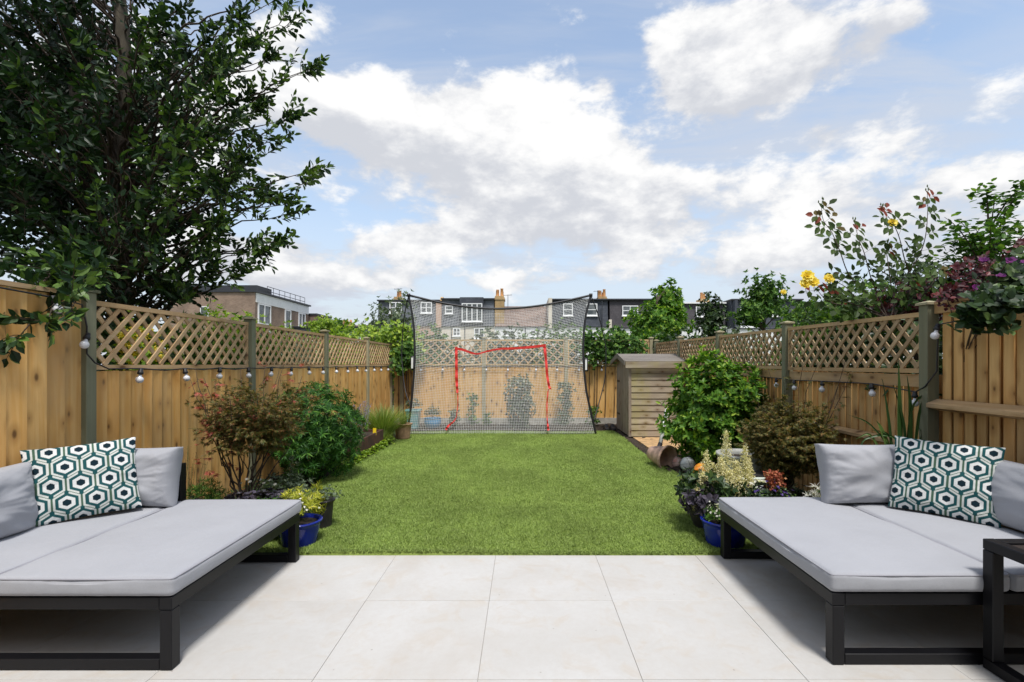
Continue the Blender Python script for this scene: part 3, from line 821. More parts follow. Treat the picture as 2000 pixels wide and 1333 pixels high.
# house 7
h, Y = house(1421, 1560, 'house with black panelled loft and tall white balcony doors at the right', 'render_white', 'slate_dark', 589, 643, -1.2)
window(h, 1438, 1478, 602, 641, Y + .14, 2, 0); window(h, 1499, 1515, 600, 620, Y + .18, 0, 1)
m = MB(); m.box((hx(1425), Y - .3, hz(641)), (hx(1430), Y + .3, hz(590))); m.build('loft_corner', M['slate_dark'], h)
h, Y = house(1561, 1800, 'last dark roofed house of the row behind the rose stems', 'render_white', 'slate_brown', 592, 640)
window(h, 1600, 1630, 600, 618, Y + .2, 1, 1)
h, Y = house(560, 734, 'pale house at the left end of the terrace row behind the shrubs', 'render_cream', 'slate_grey', 640, 655)
window(h, 690, 705, 660, 668, Y, 1, 0)

# far roofs between the flats and the terrace
YR = 95.0
def rz(py): return H - (py - HY) * YR / F
def rx_(px): return (px - CX) * YR / F
hh = thing('roof_house', 'distant house with brown tiled roof and skylights left of the loose tree', 'house', (rx_(690), YR, 0))
m = MB(); m.box((rx_(648), YR, -.05), (rx_(734), YR + 8, rz(652))); m.build('wall', M['brick_red'], hh)
m = MB(); x0, x1 = rx_(646), rx_(736)
m.add([(x0, YR - .3, rz(653)), (x1, YR - .3, rz(653)), (x1, YR + 4, rz(632)), (x0 + 1.5, YR + 4, rz(632)), (x0, YR + 8.3, rz(653)), (x1, YR + 8.3, rz(653))], [(0, 1, 2, 3), (3, 2, 5, 4)], [(0, 3, 4), (1, 5, 2)])
rf = m.build('roof', M['roof_tile'], hh)
for px in (668, 705):
    m = MB(); m.box((rx_(px - 6), YR + .6, rz(646)), (rx_(px + 6), YR + 1.9, rz(640))); m.build('skylight', M['white_frame'], rf)
for k, px in enumerate((651, 657, 664, 671)):
    m = MB(); m.box((rx_(px - 2), YR + 3.4, rz(634)), (rx_(px + 2), YR + 4.6, rz(627))); c = m.build('chimney', M['terracotta'], hh)
    q = MB(); q.lathe((rx_(px), YR + 4, rz(627)), [(.3, 0), (.22, .5), (.2, .55)], 8); q.build('chimney_pot', M['chimney_pot'], c)

# block of flats on the left
fx0, fx1, fy0, fy1 = -36.0, -27.3, 50.0, 62.5
def fz(py): return H - (py - HY) * fy0 / F
fz1 = fz(571)
fl_ = thing('apartment_block', 'brown brick flat roofed apartment block behind the left trellis', 'building', ((fx0 + fx1) / 2, fy0, 0))
m = MB(); m.box((fx0, fy0, -.05), (fx1, fy1, fz1 - .02)); m.build('wall', M['brick_brown'], fl_)
m = MB(); m.box((fx0 - .15, fy0 - .15, fz1), (fx1 + .25, fy1 + .2, fz1 + .18)); rf = m.build('roof', M['dark_trim'], fl_)
m = MB(); m.box((fx0 + 1, fy0 + 1.5, fz1 + .181), (fx1 - .6, fy0 + 4.5, fz1 + .95)); m.build('plant_room', M['dark_trim'], rf)
m = MB()
for z in (.55, 1.05): m.tube([(fx1 - .3, fy0 + 3, fz1 + z), (fx1 - .3, fy1 - .5, fz1 + z)], .035, 4)
for k in range(8): m.tube([(fx1 - .3, fy0 + 3 + k * 1.3, fz1 + .18), (fx1 - .3, fy0 + 3 + k * 1.3, fz1 + 1.07)], .03, 4)
m.build('roof_railing', M['dark_trim'], rf)
m = MB(); m.box((fx1 + .002, fy0 + .15, fz1 - 1.0), (fx1 + .07, fy1 - .1, fz1 - .02)); m.build('fascia', M['white_paint'], fl_)
def side_window(y0, y1, z0, z1, mull=1):
    f_ = MB(); t = .12; x = fx1 + .002
    f_.box((x, y0, z0), (x + .12, y1, z0 + t)); f_.box((x, y0, z1 - t), (x + .12, y1, z1)); f_.box((x, y0, z0 + t), (x + .12, y0 + t, z1 - t)); f_.box((x, y1 - t, z0 + t), (x + .12, y1, z1 - t))
    for k in range(1, mull + 1):
        ym = y0 + (y1 - y0) * k / (mull + 1); f_.box((x, ym - .07, z0 + t), (x + .11, ym + .07, z1 - t))
    zm = (z0 + z1) / 2
    w = f_.build('window', M['white_frame'], fl_)
    p = MB(); p.box((x, y0 + .03, z0 + .03), (x + .04, y1 - .03, z1 - .03)); p.build('pane', M['glass'], w)
for k in range(3):
    z1 = fz1 - 1.05 - k * 2.75
    side_window(fy0 + .5, fy0 + 3.0, z1 - 2.1, z1, 1); side_window(fy0 + 6.2, fy0 + 7.6, z1 - 2.1, z1, 0); side_window(fy0 + 9.6, fy0 + 11.4, z1 - 2.1, z1, 1)
    m = MB(); z = z1 - 2.1
    x0 = (392 - CX) * fy0 / F; x1 = (408 - CX) * fy0 / F
    m.box((x0, fy0 - .1, z + .3), (x1, fy0 - .002, z + 1.7)); w = m.build('window', M['white_frame'], fl_)
    p = MB(); p.box((x0 + .1, fy0 - .13, z + .4), (x1 - .1, fy0 - .102, z + 1.6)); p.build('pane', M['glass'], w)
m = MB(); m.box((fx1 - 4, fy1 + .25, -.05), (fx1 + .9, fy1 + 5, fz1 - 1.1)); m.build('rear_wing', M['brick_red'], fl_)
m = MB(); m.box((fx1 - 4.1, fy1 + .15, fz1 - 1.09), (fx1 + 1.0, fy1 + 5.1, fz1 - .85)); m.build('wing_roof', M['dark_trim'], fl_)

# ------------------------------------------------------------------ shed
SX, SY0, SY1 = 1.92, 8.88, 10.12
sh = thing('garden_shed', 'small weathered timber tool shed with a pitched roof by the back corner', 'shed', (2.4, 9.5, 0))
n = 11; zt = 1.30; step = (zt - .05) / n
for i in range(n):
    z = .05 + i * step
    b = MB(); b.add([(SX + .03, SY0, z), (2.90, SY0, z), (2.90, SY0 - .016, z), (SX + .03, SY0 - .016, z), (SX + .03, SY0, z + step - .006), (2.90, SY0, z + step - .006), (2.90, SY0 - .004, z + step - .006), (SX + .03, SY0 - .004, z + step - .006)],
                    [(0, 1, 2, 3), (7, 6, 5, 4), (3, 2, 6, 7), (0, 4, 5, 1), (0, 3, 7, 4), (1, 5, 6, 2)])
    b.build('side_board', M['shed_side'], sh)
m = MB(); m.box((SX + .02, SY0 + .002, .04), (2.9, SY1, 1.385)); m.build('carcass', M['shed_roof'], sh)
def shed_gable(y): return 1.395 + .135 * (1 - abs(y - (SY0 + SY1) / 2) / ((SY1 - SY0) / 2))
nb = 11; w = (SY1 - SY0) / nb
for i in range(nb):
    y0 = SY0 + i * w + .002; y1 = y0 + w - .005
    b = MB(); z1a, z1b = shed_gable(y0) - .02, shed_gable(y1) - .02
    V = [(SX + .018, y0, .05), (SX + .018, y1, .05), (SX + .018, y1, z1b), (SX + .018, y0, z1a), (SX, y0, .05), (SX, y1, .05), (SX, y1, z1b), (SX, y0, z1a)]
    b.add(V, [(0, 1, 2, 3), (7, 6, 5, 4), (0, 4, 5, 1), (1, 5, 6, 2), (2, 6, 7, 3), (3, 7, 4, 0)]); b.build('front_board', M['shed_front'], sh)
b = MB(); b.cbox((SX - .022, SY0 - .022, .04), (SX + .028, SY0 + .03, 1.385), .003); b.build('corner_post', M['shed_front'], sh)
yc = (SY0 + SY1) / 2
for sgn in (-1, 1):
    ye = yc + sgn * ((SY1 - SY0) / 2 + .07); ze = 1.388
    nrm = .012
    for k in range(5):
        t0, t1 = k / 5, (k + 1) / 5 - .012
        ya, za = yc + (ye - yc) * t0, 1.53 + (ze - 1.53) * t0; yb_, zb_ = yc + (ye - yc) * t1, 1.53 + (ze - 1.53) * t1
        b = MB(); b.add([(SX - .09, ya, za), (2.94, ya, za), (2.94, yb_, zb_), (SX - .09, yb_, zb_), (SX - .09, ya, za + .022), (2.94, ya, za + .022), (2.94, yb_, zb_ + .022), (SX - .09, yb_, zb_ + .022)],
                        [(0, 3, 2, 1), (4, 5, 6, 7), (0, 1, 5, 4), (1, 2, 6, 5), (2, 3, 7, 6), (3, 0, 4, 7)]); b.build('roof_board', M['shed_roof'], sh)
    b = MB(); b.add([(SX - .115, yc, 1.47), (SX - .093, yc, 1.47), (SX - .093, ye, ze - .05), (SX - .115, ye, ze - .05), (SX - .115, yc, 1.565), (SX - .093, yc, 1.565), (SX - .093, ye, ze + .03), (SX - .115, ye, ze + .03)],
                    [(0, 3, 2, 1), (4, 5, 6, 7), (0, 1, 5, 4), (1, 2, 6, 5), (2, 3, 7, 6), (3, 0, 4, 7)]); b.build('bargeboard', M['shed_roof'], sh)
b = MB(); b.box((SX - .09, SY0 - .095, 1.285), (2.94, SY0 - .073, 1.40)); b.build('eaves_board', M['shed_side'], sh)
for z in (.35, 1.0):
    b = MB(); b.box((SX - .012, yc + .30, z), (SX - .001, yc + .52, z + .03)); b.build('hinge', M['black_metal'], sh)
s = MB(); s.box((1.98, 7.35, -.03), (2.94, SY0 - .01, .035)); o = s.build('paving_slab', M['tan_slab']); props(o, 'sandy tan slab in front of the shed', kind='structure')

# ------------------------------------------------------------------ unseen house end behind the camera, added to deepen shade under the daybeds
hs_ = thing('added_rear_extension', 'unseen single storey rear extension with glazed doors, added to shade the daybeds', 'house', (0, -1.6, 0))
YW = -.75
for x0, x1 in ((-3.3, -2.6), (2.6, 3.3)):
    m = MB(); m.box((x0, YW - .3, -.02), (x1, YW, 2.9)); m.build('wall', M['brick_yellow'], hs_)
m = MB(); m.box((-2.599, YW - .3, 2.35), (2.599, YW, 2.9)); m.build('lintel', M['render_white'], hs_)
m = MB(); m.box((-3.4, YW - 5, 2.901), (3.4, YW + .06, 3.05)); m.build('flat_roof', M['dark_trim'], hs_)
for k in range(5):
    x0 = -2.59 + k * 1.037; x1 = x0 + 1.03
    m = MB(); m.box((x0, YW - .14, .0), (x0 + .06, YW - .07, 2.34)); m.box((x1 - .06, YW - .14, .0), (x1, YW - .07, 2.34)); m.box((x0 + .06, YW - .14, 0), (x1 - .06, YW - .07, .08)); m.box((x0 + .06, YW - .14, 2.26), (x1 - .06, YW - .07, 2.34))
    d = m.build('glazed_door', M['dark_trim'], hs_); m = MB(); m.box((x0 + .06, YW - .11, .08), (x1 - .06, YW - .09, 2.26)); m.build('pane', M['glass'], d)
# ------------------------------------------------------------------ soft furnishings
def round_box(h, r, n=26, puff=0.0, puff_side=0.0, wrinkle=0.0, seed=0, sag=0.0):
    h = np.array(h, float); t = np.sin(np.linspace(-1, 1, n + 1) * math.pi / 2)
    idx = {}; V = []; Q = []
    def vid(p):
        k = tuple(np.round(p, 6))
        if k not in idx: idx[k] = len(V); V.append(p)
        return idx[k]
    for ax in range(3):
        for sg in (-1, 1):
            a, b = [(1, 2), (2, 0), (0, 1)][ax]
            g = np.empty((n + 1, n + 1), int)
            for i in range(n + 1):
                for j in range(n + 1):
                    p = [0, 0, 0]; p[ax] = sg; p[a] = t[i]; p[b] = t[j]; g[i, j] = vid(np.array(p, float))
            for i in range(n):
                for j in range(n):
                    q = (g[i, j], g[i + 1, j], g[i + 1, j + 1], g[i, j + 1]); Q.append(q if sg > 0 else q[::-1])
    P = np.array(V); B = P * h; inner = np.clip(B, -(h - r), h - r); d = B - inner
    ln = np.linalg.norm(d, axis=1)[:, None]; U = inner + d / np.maximum(ln, 1e-9) * r
    x, y, z = P.T
    env = (1 - np.abs(x) ** 3) * (1 - np.abs(y) ** 3)
    U[:, 2] += puff * env * (z > 0) * np.clip(z, 0, 1)
    U[:, 0] += puff_side * (1 - y ** 4) * (1 - z ** 2) * x
    U[:, 1] += puff_side * (1 - x ** 4) * (1 - z ** 2) * y
    if wrinkle:
        for k in range(len(U)):
            q = U[k]; on = max(abs(x[k]), abs(y[k]))
            w = max(0, (on - .9) / .1)
            a = mnoise.noise(Vector((q[0] * 34 + seed, q[1] * 34, q[2] * 5))) * wrinkle * w * (1 - abs(z[k]) * .6)
            b_ = mnoise.noise(Vector((q[0] * 4 + seed, q[1] * 4, 2.0 + seed))) * wrinkle * 1.4
            U[k] += np.array([x[k] * a * (abs(x[k]) > .97), y[k] * a * (abs(y[k]) > .97), b_ * (z[k] > .5)])
    return U, np.array(Q)

def frame_xf(center, xdir, zdir):
    z = Vector(zdir).normalized(); x = Vector(xdir); x = (x - z * x.dot(z)).normalized(); y = z.cross(x)
    m = Matrix(((x.x, y.x, z.x, center[0]), (x.y, y.y, z.y, center[1]), (x.z, y.z, z.z, center[2]), (0, 0, 0, 1)))
    return np.array(m)
def xform(V, M_): return V @ M_[:3, :3].T + M_[:3, 3]

def pillow_verts(a, b, T, n, edge=0.012, seed=0, pinch=.055, pw=2.6, crumple=.006, expo=.55):
    u = np.linspace(-1, 1, n + 1); U_, V_ = np.meshgrid(u, u, indexing='ij')
    x = a * U_ * (1 - pinch * (1 - V_ ** 2) * np.abs(U_) ** 3); y = b * V_ * (1 - pinch * (1 - U_ ** 2) * np.abs(V_) ** 3)
    prof = ((1 - np.abs(U_) ** pw) * (1 - np.abs(V_) ** pw)) ** expo
    z = edge + T * prof
    for i in range(n + 1):
        for j in range(n + 1):
            uu, vv = U_[i, j], V_[i, j]
            e = max(abs(uu), abs(vv))
            ang = math.atan2(vv, uu)
            rad = mnoise.noise(Vector((math.cos(ang) * 5 + seed, math.sin(ang) * 5, e * 1.5)))
            lo = mnoise.noise(Vector((uu * 2.2 + seed, vv * 2.2, seed * .7)))
            fine = mnoise.noise(Vector((uu * 13 + seed, vv * 13, .3))) if e > .6 else 0
            z[i, j] += (rad * crumple * max(0, e - .25) + lo * crumple * 1.2 + fine * crumple * .45 * (e - .6) / .4) * (1 - e ** 8)
    return U_, V_, x, y, z

def two_sided(x, y, z, n):
    m = n + 1
    top = np.stack([x, y, z], -1).reshape(-1, 3); bot = np.stack([x, y, -z], -1).reshape(-1, 3)
    i, j = np.meshgrid(np.arange(n), np.arange(n), indexing='ij'); i = i.ravel(); j = j.ravel()
    q = np.stack([i * m + j, (i + 1) * m + j, (i + 1) * m + j + 1, i * m + j + 1], -1)
    qb = q[:, ::-1] + m * m
    ring = [k * m for k in range(m)] + [n * m + k for k in range(1, m)] + [k * m + n for k in range(n - 1, -1, -1)] + [k for k in range(n - 1, 0, -1)]
    ring = np.array(ring); nx = np.roll(ring, -1)
    side = np.stack([ring, ring + m * m, nx + m * m, nx], -1)
    return np.concatenate([top, bot]), np.concatenate([q, qb, side])

def hex_print(X, Y, cell):
    """offset hexagons: navy core, white ring, green outline, white line, teal ground"""
    w = cell; h = cell * math.sqrt(3) / 2 * 0.93; QX = np.zeros(X.shape)
    best = np.full(X.shape, 9.0)
    r0 = np.floor(Y / h)
    for dr in (-1, 0, 1, 2):
        row = r0 + dr; cy = row * h; off = (row % 2) * w / 2
        c0 = np.floor((X - off) / w)
        for dc in (0, 1):
            cx = (c0 + dc) * w + off
            qx, qy = np.abs(X - cx), np.abs(Y - cy)
            d = np.maximum(qx, qx * .5 + qy * math.sqrt(3) / 2) / (w / 2)
            QX = np.where(d < best, qx / (w / 2), QX); best = np.minimum(best, d)
    col = np.empty(X.shape + (4,)); col[..., 3] = 1
    teal = (0.014, 0.074, 0.080); navy = (0.006, 0.020, 0.030); wh = (0.64, 0.65, 0.64); gr = (0.060, 0.115, 0.075); cr = (0.56, 0.58, 0.55)
    bands = ((.28, navy), (.54, wh), (.765, teal), (.92, cr), (9.9, gr))
    done = np.zeros(X.shape, bool)
    for t, c in bands:
        k = (~done) & (best < t); col[k, :3] = c; done |= k
    col[(best >= .76) & (QX < .16), :3] = teal
    return col

def scatter_pillow(label, center, xdir, zdir, a, b, T, seed, ax=0.0):
    n = 220
    U_, V_, x, y, z = pillow_verts(a, b, T, n, .004, seed, .05, 2.4, .010)
    V, Q = two_sided(x, y, z, n)
    col = hex_print(U_ * a + .013 + ax, V_ * b + .02, 2 * a / 4.05).reshape(-1, 4)
    o = mesh_np('patterned_pillow', xform(V, frame_xf(center, xdir, zdir)), [Q], M['print'], smooth=True, attrs={'print': (np.concatenate([col, col]), 'FLOAT_COLOR')})
    # rot: print runs with the weave
    return props(o, label, 'pillow', 'patterned pillows')
def back_cushion(label, center, xdir, zdir, a, b, T, seed):
    n = 56
    U_, V_, x, y, z = pillow_verts(a, b, T * 1.25, n, .024, seed, .05, 4.0, .020, .5)
    V, Q = two_sided(x, y, z, n)
    o = mesh_np('back_cushion', xform(V, frame_xf(center, xdir, zdir)), [Q], M['fabric'], smooth=True)
    return props(o, label, 'cushion', 'loose grey back cushions')

def daybed(name_label, xi, s, y0, y1, zf, zc):
    """xi: X of the inner long side, s: +1 runs to the right, -1 to the left"""
    W1, W2 = .80, .62; X = lambda d: xi + s * d
    t = thing('daybed', name_label, 'daybed', (X(.7), (y0 + y1) / 2, 0), 'daybeds on the patio')
    w = .056; ch = .003
    def bar(nm, a, b, c=ch):
        lo = [min(p, q) for p, q in zip(a, b)]; hi = [max(p, q) for p, q in zip(a, b)]
        m = MB(); m.cbox(lo, hi, c); return m.build(nm, M['black_metal'], t)
    end = W1 + W2 - .03
    for yy_ in (y0 + .002, y1 - w - .002):
        bar('leg', (X(.002), yy_, .003), (X(w), yy_ + w, zf - w - .002)); bar('leg', (X(end - w), yy_, .003), (X(end), yy_ + w, zf - w - .002))
        bar('foot_rail', (X(w + .002), yy_ + .002, .003), (X(end - w - .002), yy_ + w - .002, w * .92))
        bar('end_rail', (X(w + .002), yy_ + .002, zf - w), (X(end - w - .002), yy_ + w - .002, zf - .002))
    bar('side_rail', (X(0), y0, zf - w), (X(w), y1, zf)); bar('side_rail', (X(end - w), y0, zf - w), (X(end), y1, zf))
    bar('middle_rail', (X(W1 - .03), y0 + w + .002, zf - w), (X(W1 + .02), y1 - w - .002, zf - .004))
    k = 9
    for i in range(k):
        yc_ = y0 + .10 + i * (y1 - y0 - .2) / (k - 1)
        bar('bed_slat', (X(w + .002), yc_ - .035, zf - .026), (X(W1 - .032), yc_ + .035, zf - .008)); bar('bed_slat', (X(W1 + .022), yc_ - .035, zf - .026), (X(end - w - .002), yc_ + .035, zf - .008))
    # low back frame round the far outer corner
    zb = .665
    bar('back_post', (X(W1 + .005), y1 - w + .03, zf + .002), (X(W1 + .045), y1 + .03, zb)); bar('back_post', (X(end - .04), y1 - w + .03, zf + .002), (X(end), y1 + .03, zb))
    bar('back_rail', (X(W1 + .047), y1 - w + .034, zb - .055), (X(end - .042), y1 + .026, zb - .002)); bar('back_rail', (X(W1 + .047), y1 - w + .034, zf + .10), (X(end - .042), y1 + .026, zf + .15))
    # seat cushions
    for j, (d0, d1) in enumerate(((-.012, W1 - .004), (W1 + .004, W1 + W2 - .03))):
        hx_, hy_ = (d1 - d0) / 2, (y1 - y0) / 2 + .010; hz_ = (zc - zf) / 2
        ye = -.06 if j else 0
        V, Q = round_box((hx_, hy_, hz_), .024, 34, .012, .007, .0060, seed=3 + j * 5 + s * 2)
        cx_, cy_ = X((d0 + d1) / 2), (y0 + y1) / 2
        V = V + np.array([cx_, cy_, zf + .003 + hz_])
        c = mesh_np('seat_cushion', V, [Q], M['fabric'], t, smooth=True)
        m = MB(); zt_ = zf + .003 + hz_ * 2 - .007; rr = .022; pts = []
        for (sx, sy, a0) in ((1, 1, 0), (-1, 1, 90), (-1, -1, 180), (1, -1, 270)):
            for q in range(0, 91, 30):
                th = math.radians(a0 + q); pts.append((cx_ + sx * (hx_ - rr) + math.cos(th) * (rr - .006), cy_ + sy * (hy_ - rr) + math.sin(th) * (rr - .006), zt_))
        P2 = []
        for i in range(len(pts)):
            p, q = Vector(pts[i]), Vector(pts[(i + 1) % len(pts)])
            kk = max(1, int((q - p).length / .04))
            for e in range(kk):
                r_ = p.lerp(q, e / kk); tx = (r_.x - cx_) / hx_; ty = (r_.y - cy_) / hy_
                bow = .007
                P2.append((r_.x + bow * .75 * (1 - ty ** 4) * tx * (abs(tx) > .9), r_.y + bow * .75 * (1 - tx ** 4) * ty * (abs(ty) > .9), r_.z))
        P2.append(P2[0]); m.tube(P2, .0042, 5, caps=False); m.build('piping', M['piping'], c, smooth=True)
    return t
Z_S = .418
daybed('black framed daybed with pale grey seat cushions at the left of the patio', -1.545, -1, 2.16, 3.40, .325, .412)
daybed('black framed daybed with pale grey seat cushions at the right of the patio', 1.385, 1, 2.20, 3.46, .325, .412)
back_cushion('grey back cushion at the far end of the left daybed', (-2.60, 3.26, .605), (1, 0, 0), (.02, -1, .16), .305, .195, .075, 1.3)
back_cushion('grey back cushion along the left fence cut by the picture edge', (-2.83, 2.42, .60), (0, 1, 0), (1, .02, .14), .41, .19, .072, 4.1)
back_cushion('grey back cushion at the far end of the right daybed', (2.36, 3.33, .610), (1, 0, 0), (-.04, -1, .20), .345, .20, .078, 7.7)
back_cushion('grey back cushion along the right fence beside the patterned pillow', (2.82, 2.55, .60), (0, -1, 0), (-1, -.02, .14), .50, .19, .072, 9.4)
scatter_pillow('teal and white hexagon pillow standing on the left daybed', (-2.665, 2.98, .648), (.74, .66, .055), (.58, -.66, .30), .265, .228, .062, 2.2)
scatter_pillow('teal and white hexagon pillow standing on the right daybed', (2.585, 3.02, .648), (.68, -.72, -.03), (-.62, -.62, .26), .262, .232, .062, 5.5, .03)

# side table, front right
tb = thing('side_table', 'black metal side table with dark slatted top in front of the right daybed', 'table', (2.35, 1.95, 0))
def tbar(nm, lo, hi, mat='black_metal', par=None):
    m = MB(); m.cbox(lo, hi, .003); return m.build(nm, M[mat], par or tb)
tx0, tx1, ty0, ty1, tz = 2.045, 2.60, 1.66, 2.19, .575
for x in (tx0, tx1 - .05):
    for y in (ty0, ty1 - .05): tbar('leg', (x, y, .052), (x + .05, y + .05, tz - .047))
    tbar('foot_rail', (x, ty0, .002), (x + .05, ty1, .05)); tbar('top_rail', (x, ty0, tz - .045), (x + .05, ty1, tz))
for y in (ty0, ty1 - .05): tbar('top_rail', (tx0 + .052, y, tz - .045), (tx1 - .052, y + .05, tz - .001))
for i in range(5):
    y = ty0 + .058 + i * .083; tbar('table_slat', (tx0 + .052, y, tz - .020), (tx1 - .052, y + .075, tz - .006), 'table_slat')

# ------------------------------------------------------------------ sports net
YN = 9.40
def interp(pts, t):
    pts = np.array(pts, float); d = np.r_[0, np.cumsum(np.linalg.norm(np.diff(pts, axis=0), axis=1))]; d /= d[-1]
    t = np.asarray(t)
    # smooth: Catmull style through dense resample
    out = np.stack([np.interp(t, d, pts[:, k]) for k in range(2)], -1); return out
def smooth_poly(pts, n=40):
    P = np.array(pts, float); P = np.vstack([2 * P[0] - P[1], P, 2 * P[-1] - P[-2]]); out = []
    for i in range(1, len(P) - 2):
        for k in range(n // (len(P) - 3) + 1):
            t = k / (n // (len(P) - 3) + 1); a, b, c, d = P[i - 1:i + 3]
            out.append(.5 * ((2 * b) + (-a + c) * t + (2 * a - 5 * b + 4 * c - d) * t * t + (-a + 3 * b - 3 * c + d) * t ** 3))
    out.append(P[-2]); return np.array(out)
left = smooth_poly([(795, 849), (802, 800), (807, 748), (810, 696), (808.5, 644), (804, 608), (798, 577)])
right = smooth_poly([(1164, 849), (1153, 800), (1145, 761), (1140, 709), (1139.5, 665), (1144, 618), (1154, 577)])
topc = smooth_poly([(798, 577), (862, 592), (914, 600), (966, 603.5), (1018, 601.5), (1070, 595), (1122, 584.5), (1154, 577)])
botc = np.array([(795, 849), (1164, 849)], float)
NU, NV = 108, 80
u = np.linspace(0, 1, NU + 1); v = np.linspace(0, 1, NV + 1)
Lc, Rc, Tc, Bc = interp(left, v), interp(right, v), interp(topc, u), interp(botc, u)
Ug, Vg = np.meshgrid(u, v, indexing='ij')
G = (1 - Ug)[..., None] * Lc[None] + Ug[..., None] * Rc[None] + (1 - Vg)[..., None] * Bc[:, None] + Vg[..., None] * Tc[:, None] \
    - ((1 - Ug) * (1 - Vg))[..., None] * Bc[0] - (Ug * (1 - Vg))[..., None] * Bc[-1] - ((1 - Ug) * Vg)[..., None] * Tc[0] - (Ug * Vg)[..., None] * Tc[-1]
def lean(py): return YN + .16 * np.clip((849 - py) / 270, 0, 1)
def net_pt(px, py, extra=0): 
    Y = lean(py) + extra; return np.stack([(px - CX) * Y / F, Y + 0 * px, H - (py - HY) * Y / F], -1)
billow = .16 * np.sin(np.pi * Ug) * np.sin(np.pi * Vg)
P3 = net_pt(G[..., 0], G[..., 1], 0); P3[..., 1] += billow
net = thing('rebound_net', 'large black framed sports net with fine white mesh standing on the lawn', 'net', (-.4, YN, 0))
def strands(P, r):
    """P: (lines, points, 3) -> thin three sided cords"""
    m, k, _ = P.shape
    offs = np.array([(0, 0, r), (r * .87, 0, -r * .5), (-r * .87, 0, -r * .5)])
    offs2 = np.array([(r, 0, 0), (-r * .5, r * .87, 0), (-r * .5, -r * .87, 0)])
    d = np.abs(P[:, -1] - P[:, 0]).mean(0); of = offs2 if d[2] > d[0] else np.array([(0, 0, r), (0, r * .87, -r * .5), (0, -r * .87, -r * .5)])
    V = (P[:, :, None, :] + of[None, None]).reshape(-1, 3)
    i, j, c = np.meshgrid(np.arange(m), np.arange(k - 1), np.arange(3), indexing='ij'); i, j, c = i.ravel(), j.ravel(), c.ravel()
    b = (i * k + j) * 3; c2 = (c + 1) % 3
    return V, np.stack([b + c, b + c2, b + 3 + c2, b + 3 + c], -1)
mb = MB()
V_, Q_ = strands(P3, .0020); mb.add(V_, Q_)
V_, Q_ = strands(np.transpose(P3, (1, 0, 2)), .0020); mb.add(V_, Q_)
mb.build('netting', M['net_white'], net)
def pole(pts, r, nm='frame_pole', ex=0.0):
    p = net_pt(pts[:, 0], pts[:, 1], ex); m = MB(); m.tube(p, r, 8); return m.build(nm, M['pole_black'], net, smooth=True)
pole(left, .021); pole(right, .021); pole(topc, .021)
m = MB(); b0 = net_pt(botc[:, 0], botc[:, 1]); m.tube([b0[0], b0[1]], .019, 8); m.build('ground_bar', M['pole_black'], net, smooth=True)
for pts in ([(798, 577), (789, 622), (785.5, 668), (785, 705), (791, 760), (802, 795)], [(1154, 577), (1169, 618), (1179, 656), (1183.5, 690), (1181, 742), (1170, 787), (1160, 822)]):
    q = smooth_poly(pts); mm = net_pt(q[:, 0], q[:, 1]); tt = np.linspace(0, 1, len(q)); mm[:, 1] += .42 * np.sin(np.pi * tt)
    mm[:, 0] = (q[:, 0] - CX) * mm[:, 1] / F; mm[:, 2] = H - (q[:, 1] - HY) * mm[:, 1] / F
    m = MB(); m.tube(mm, .0105, 6); m.build('side_bow', M['pole_black'], net, smooth=True)
for px, py0, py1 in ((806, 696, 723), (1144, 700, 726)):
    a, b = net_pt(np.array([px]), np.array([py0]))[0], net_pt(np.array([px + 1.5]), np.array([py1]))[0]
    m = MB(); m.tube([a, (a + b) / 2, b], .036, 8); sl = m.build('padded_sleeve', M['pole_black'], net, smooth=True)
    m = MB(); m.box((a[0] - .016, a[1] - .052, b[2] + .03), (a[0] + .018, a[1] - .038, a[2] - .03)); m.build('white_tag', M['white_paint'], sl)
for px in (798, 1154):
    a = net_pt(np.array([px]), np.array([577]))[0]; m = MB(); m.tube([a + (0, 0, -.03), a + (0, 0, .03)], .034, 8); m.build('corner_joint', M['pole_black'], net, smooth=True)

# red strap goal behind the net
YS = 9.36
st = thing('strap_goal', 'sagging red strap goal with a bent top bar hanging at the net', 'goal', (-.4, YS, 0))
def strap(nm, pts, wpx):
    q = smooth_poly(pts, 30); wd = .85 * np.interp(np.linspace(0, 1, len(q)), np.linspace(0, 1, len(wpx)), wpx) / 2
    Yl = YS + .16 * np.clip((849 - q[:, 1]) / 270, 0, 1); P = np.stack([(q[:, 0] - CX) * Yl / F, YS + .16 * np.clip((849 - q[:, 1]) / 270, 0, 1) + .01 * np.sin(np.arange(len(q)) * .9), H - (q[:, 1] - HY) * Yl / F], -1)
    d = np.gradient(P, axis=0); d /= np.linalg.norm(d, axis=1)[:, None]; s_ = np.stack([d[:, 2], 0 * d[:, 0], -d[:, 0]], -1)
    wdm = wd[:, None] * YS / F; V = []; n_ = len(P)
    for off in (-.004, .004): V += [P - s_ * wdm + [0, off, 0], P + s_ * wdm + [0, off * (1 + 0), 0]]
    V = np.concatenate(V); i = np.arange(n_ - 1)
    Q = np.concatenate([np.stack([i + a, i + 1 + a, i + 1 + b, i + b], -1) for a, b in ((0, n_), (3 * n_, 2 * n_), (2 * n_, 0), (n_, 3 * n_))])
    return mesh_np(nm, V, [Q], M['red_strap'], st)
strap('top_strap', [(889, 681), (905, 684), (922, 690), (934, 691.5), (950, 687), (975, 682), (1000, 681), (1030, 679), (1066, 675)], [6, 5, 3.2, 4.5, 5.5, 6])
strap('side_strap', [(891, 678), (891.5, 710), (892, 745), (893.5, 768)], [6.5, 6, 6.5, 5])
strap('side_strap', [(1063, 673), (1066, 700), (1069, 735), (1073, 757), (1077, 760)], [7, 6, 5.5, 6, 3])
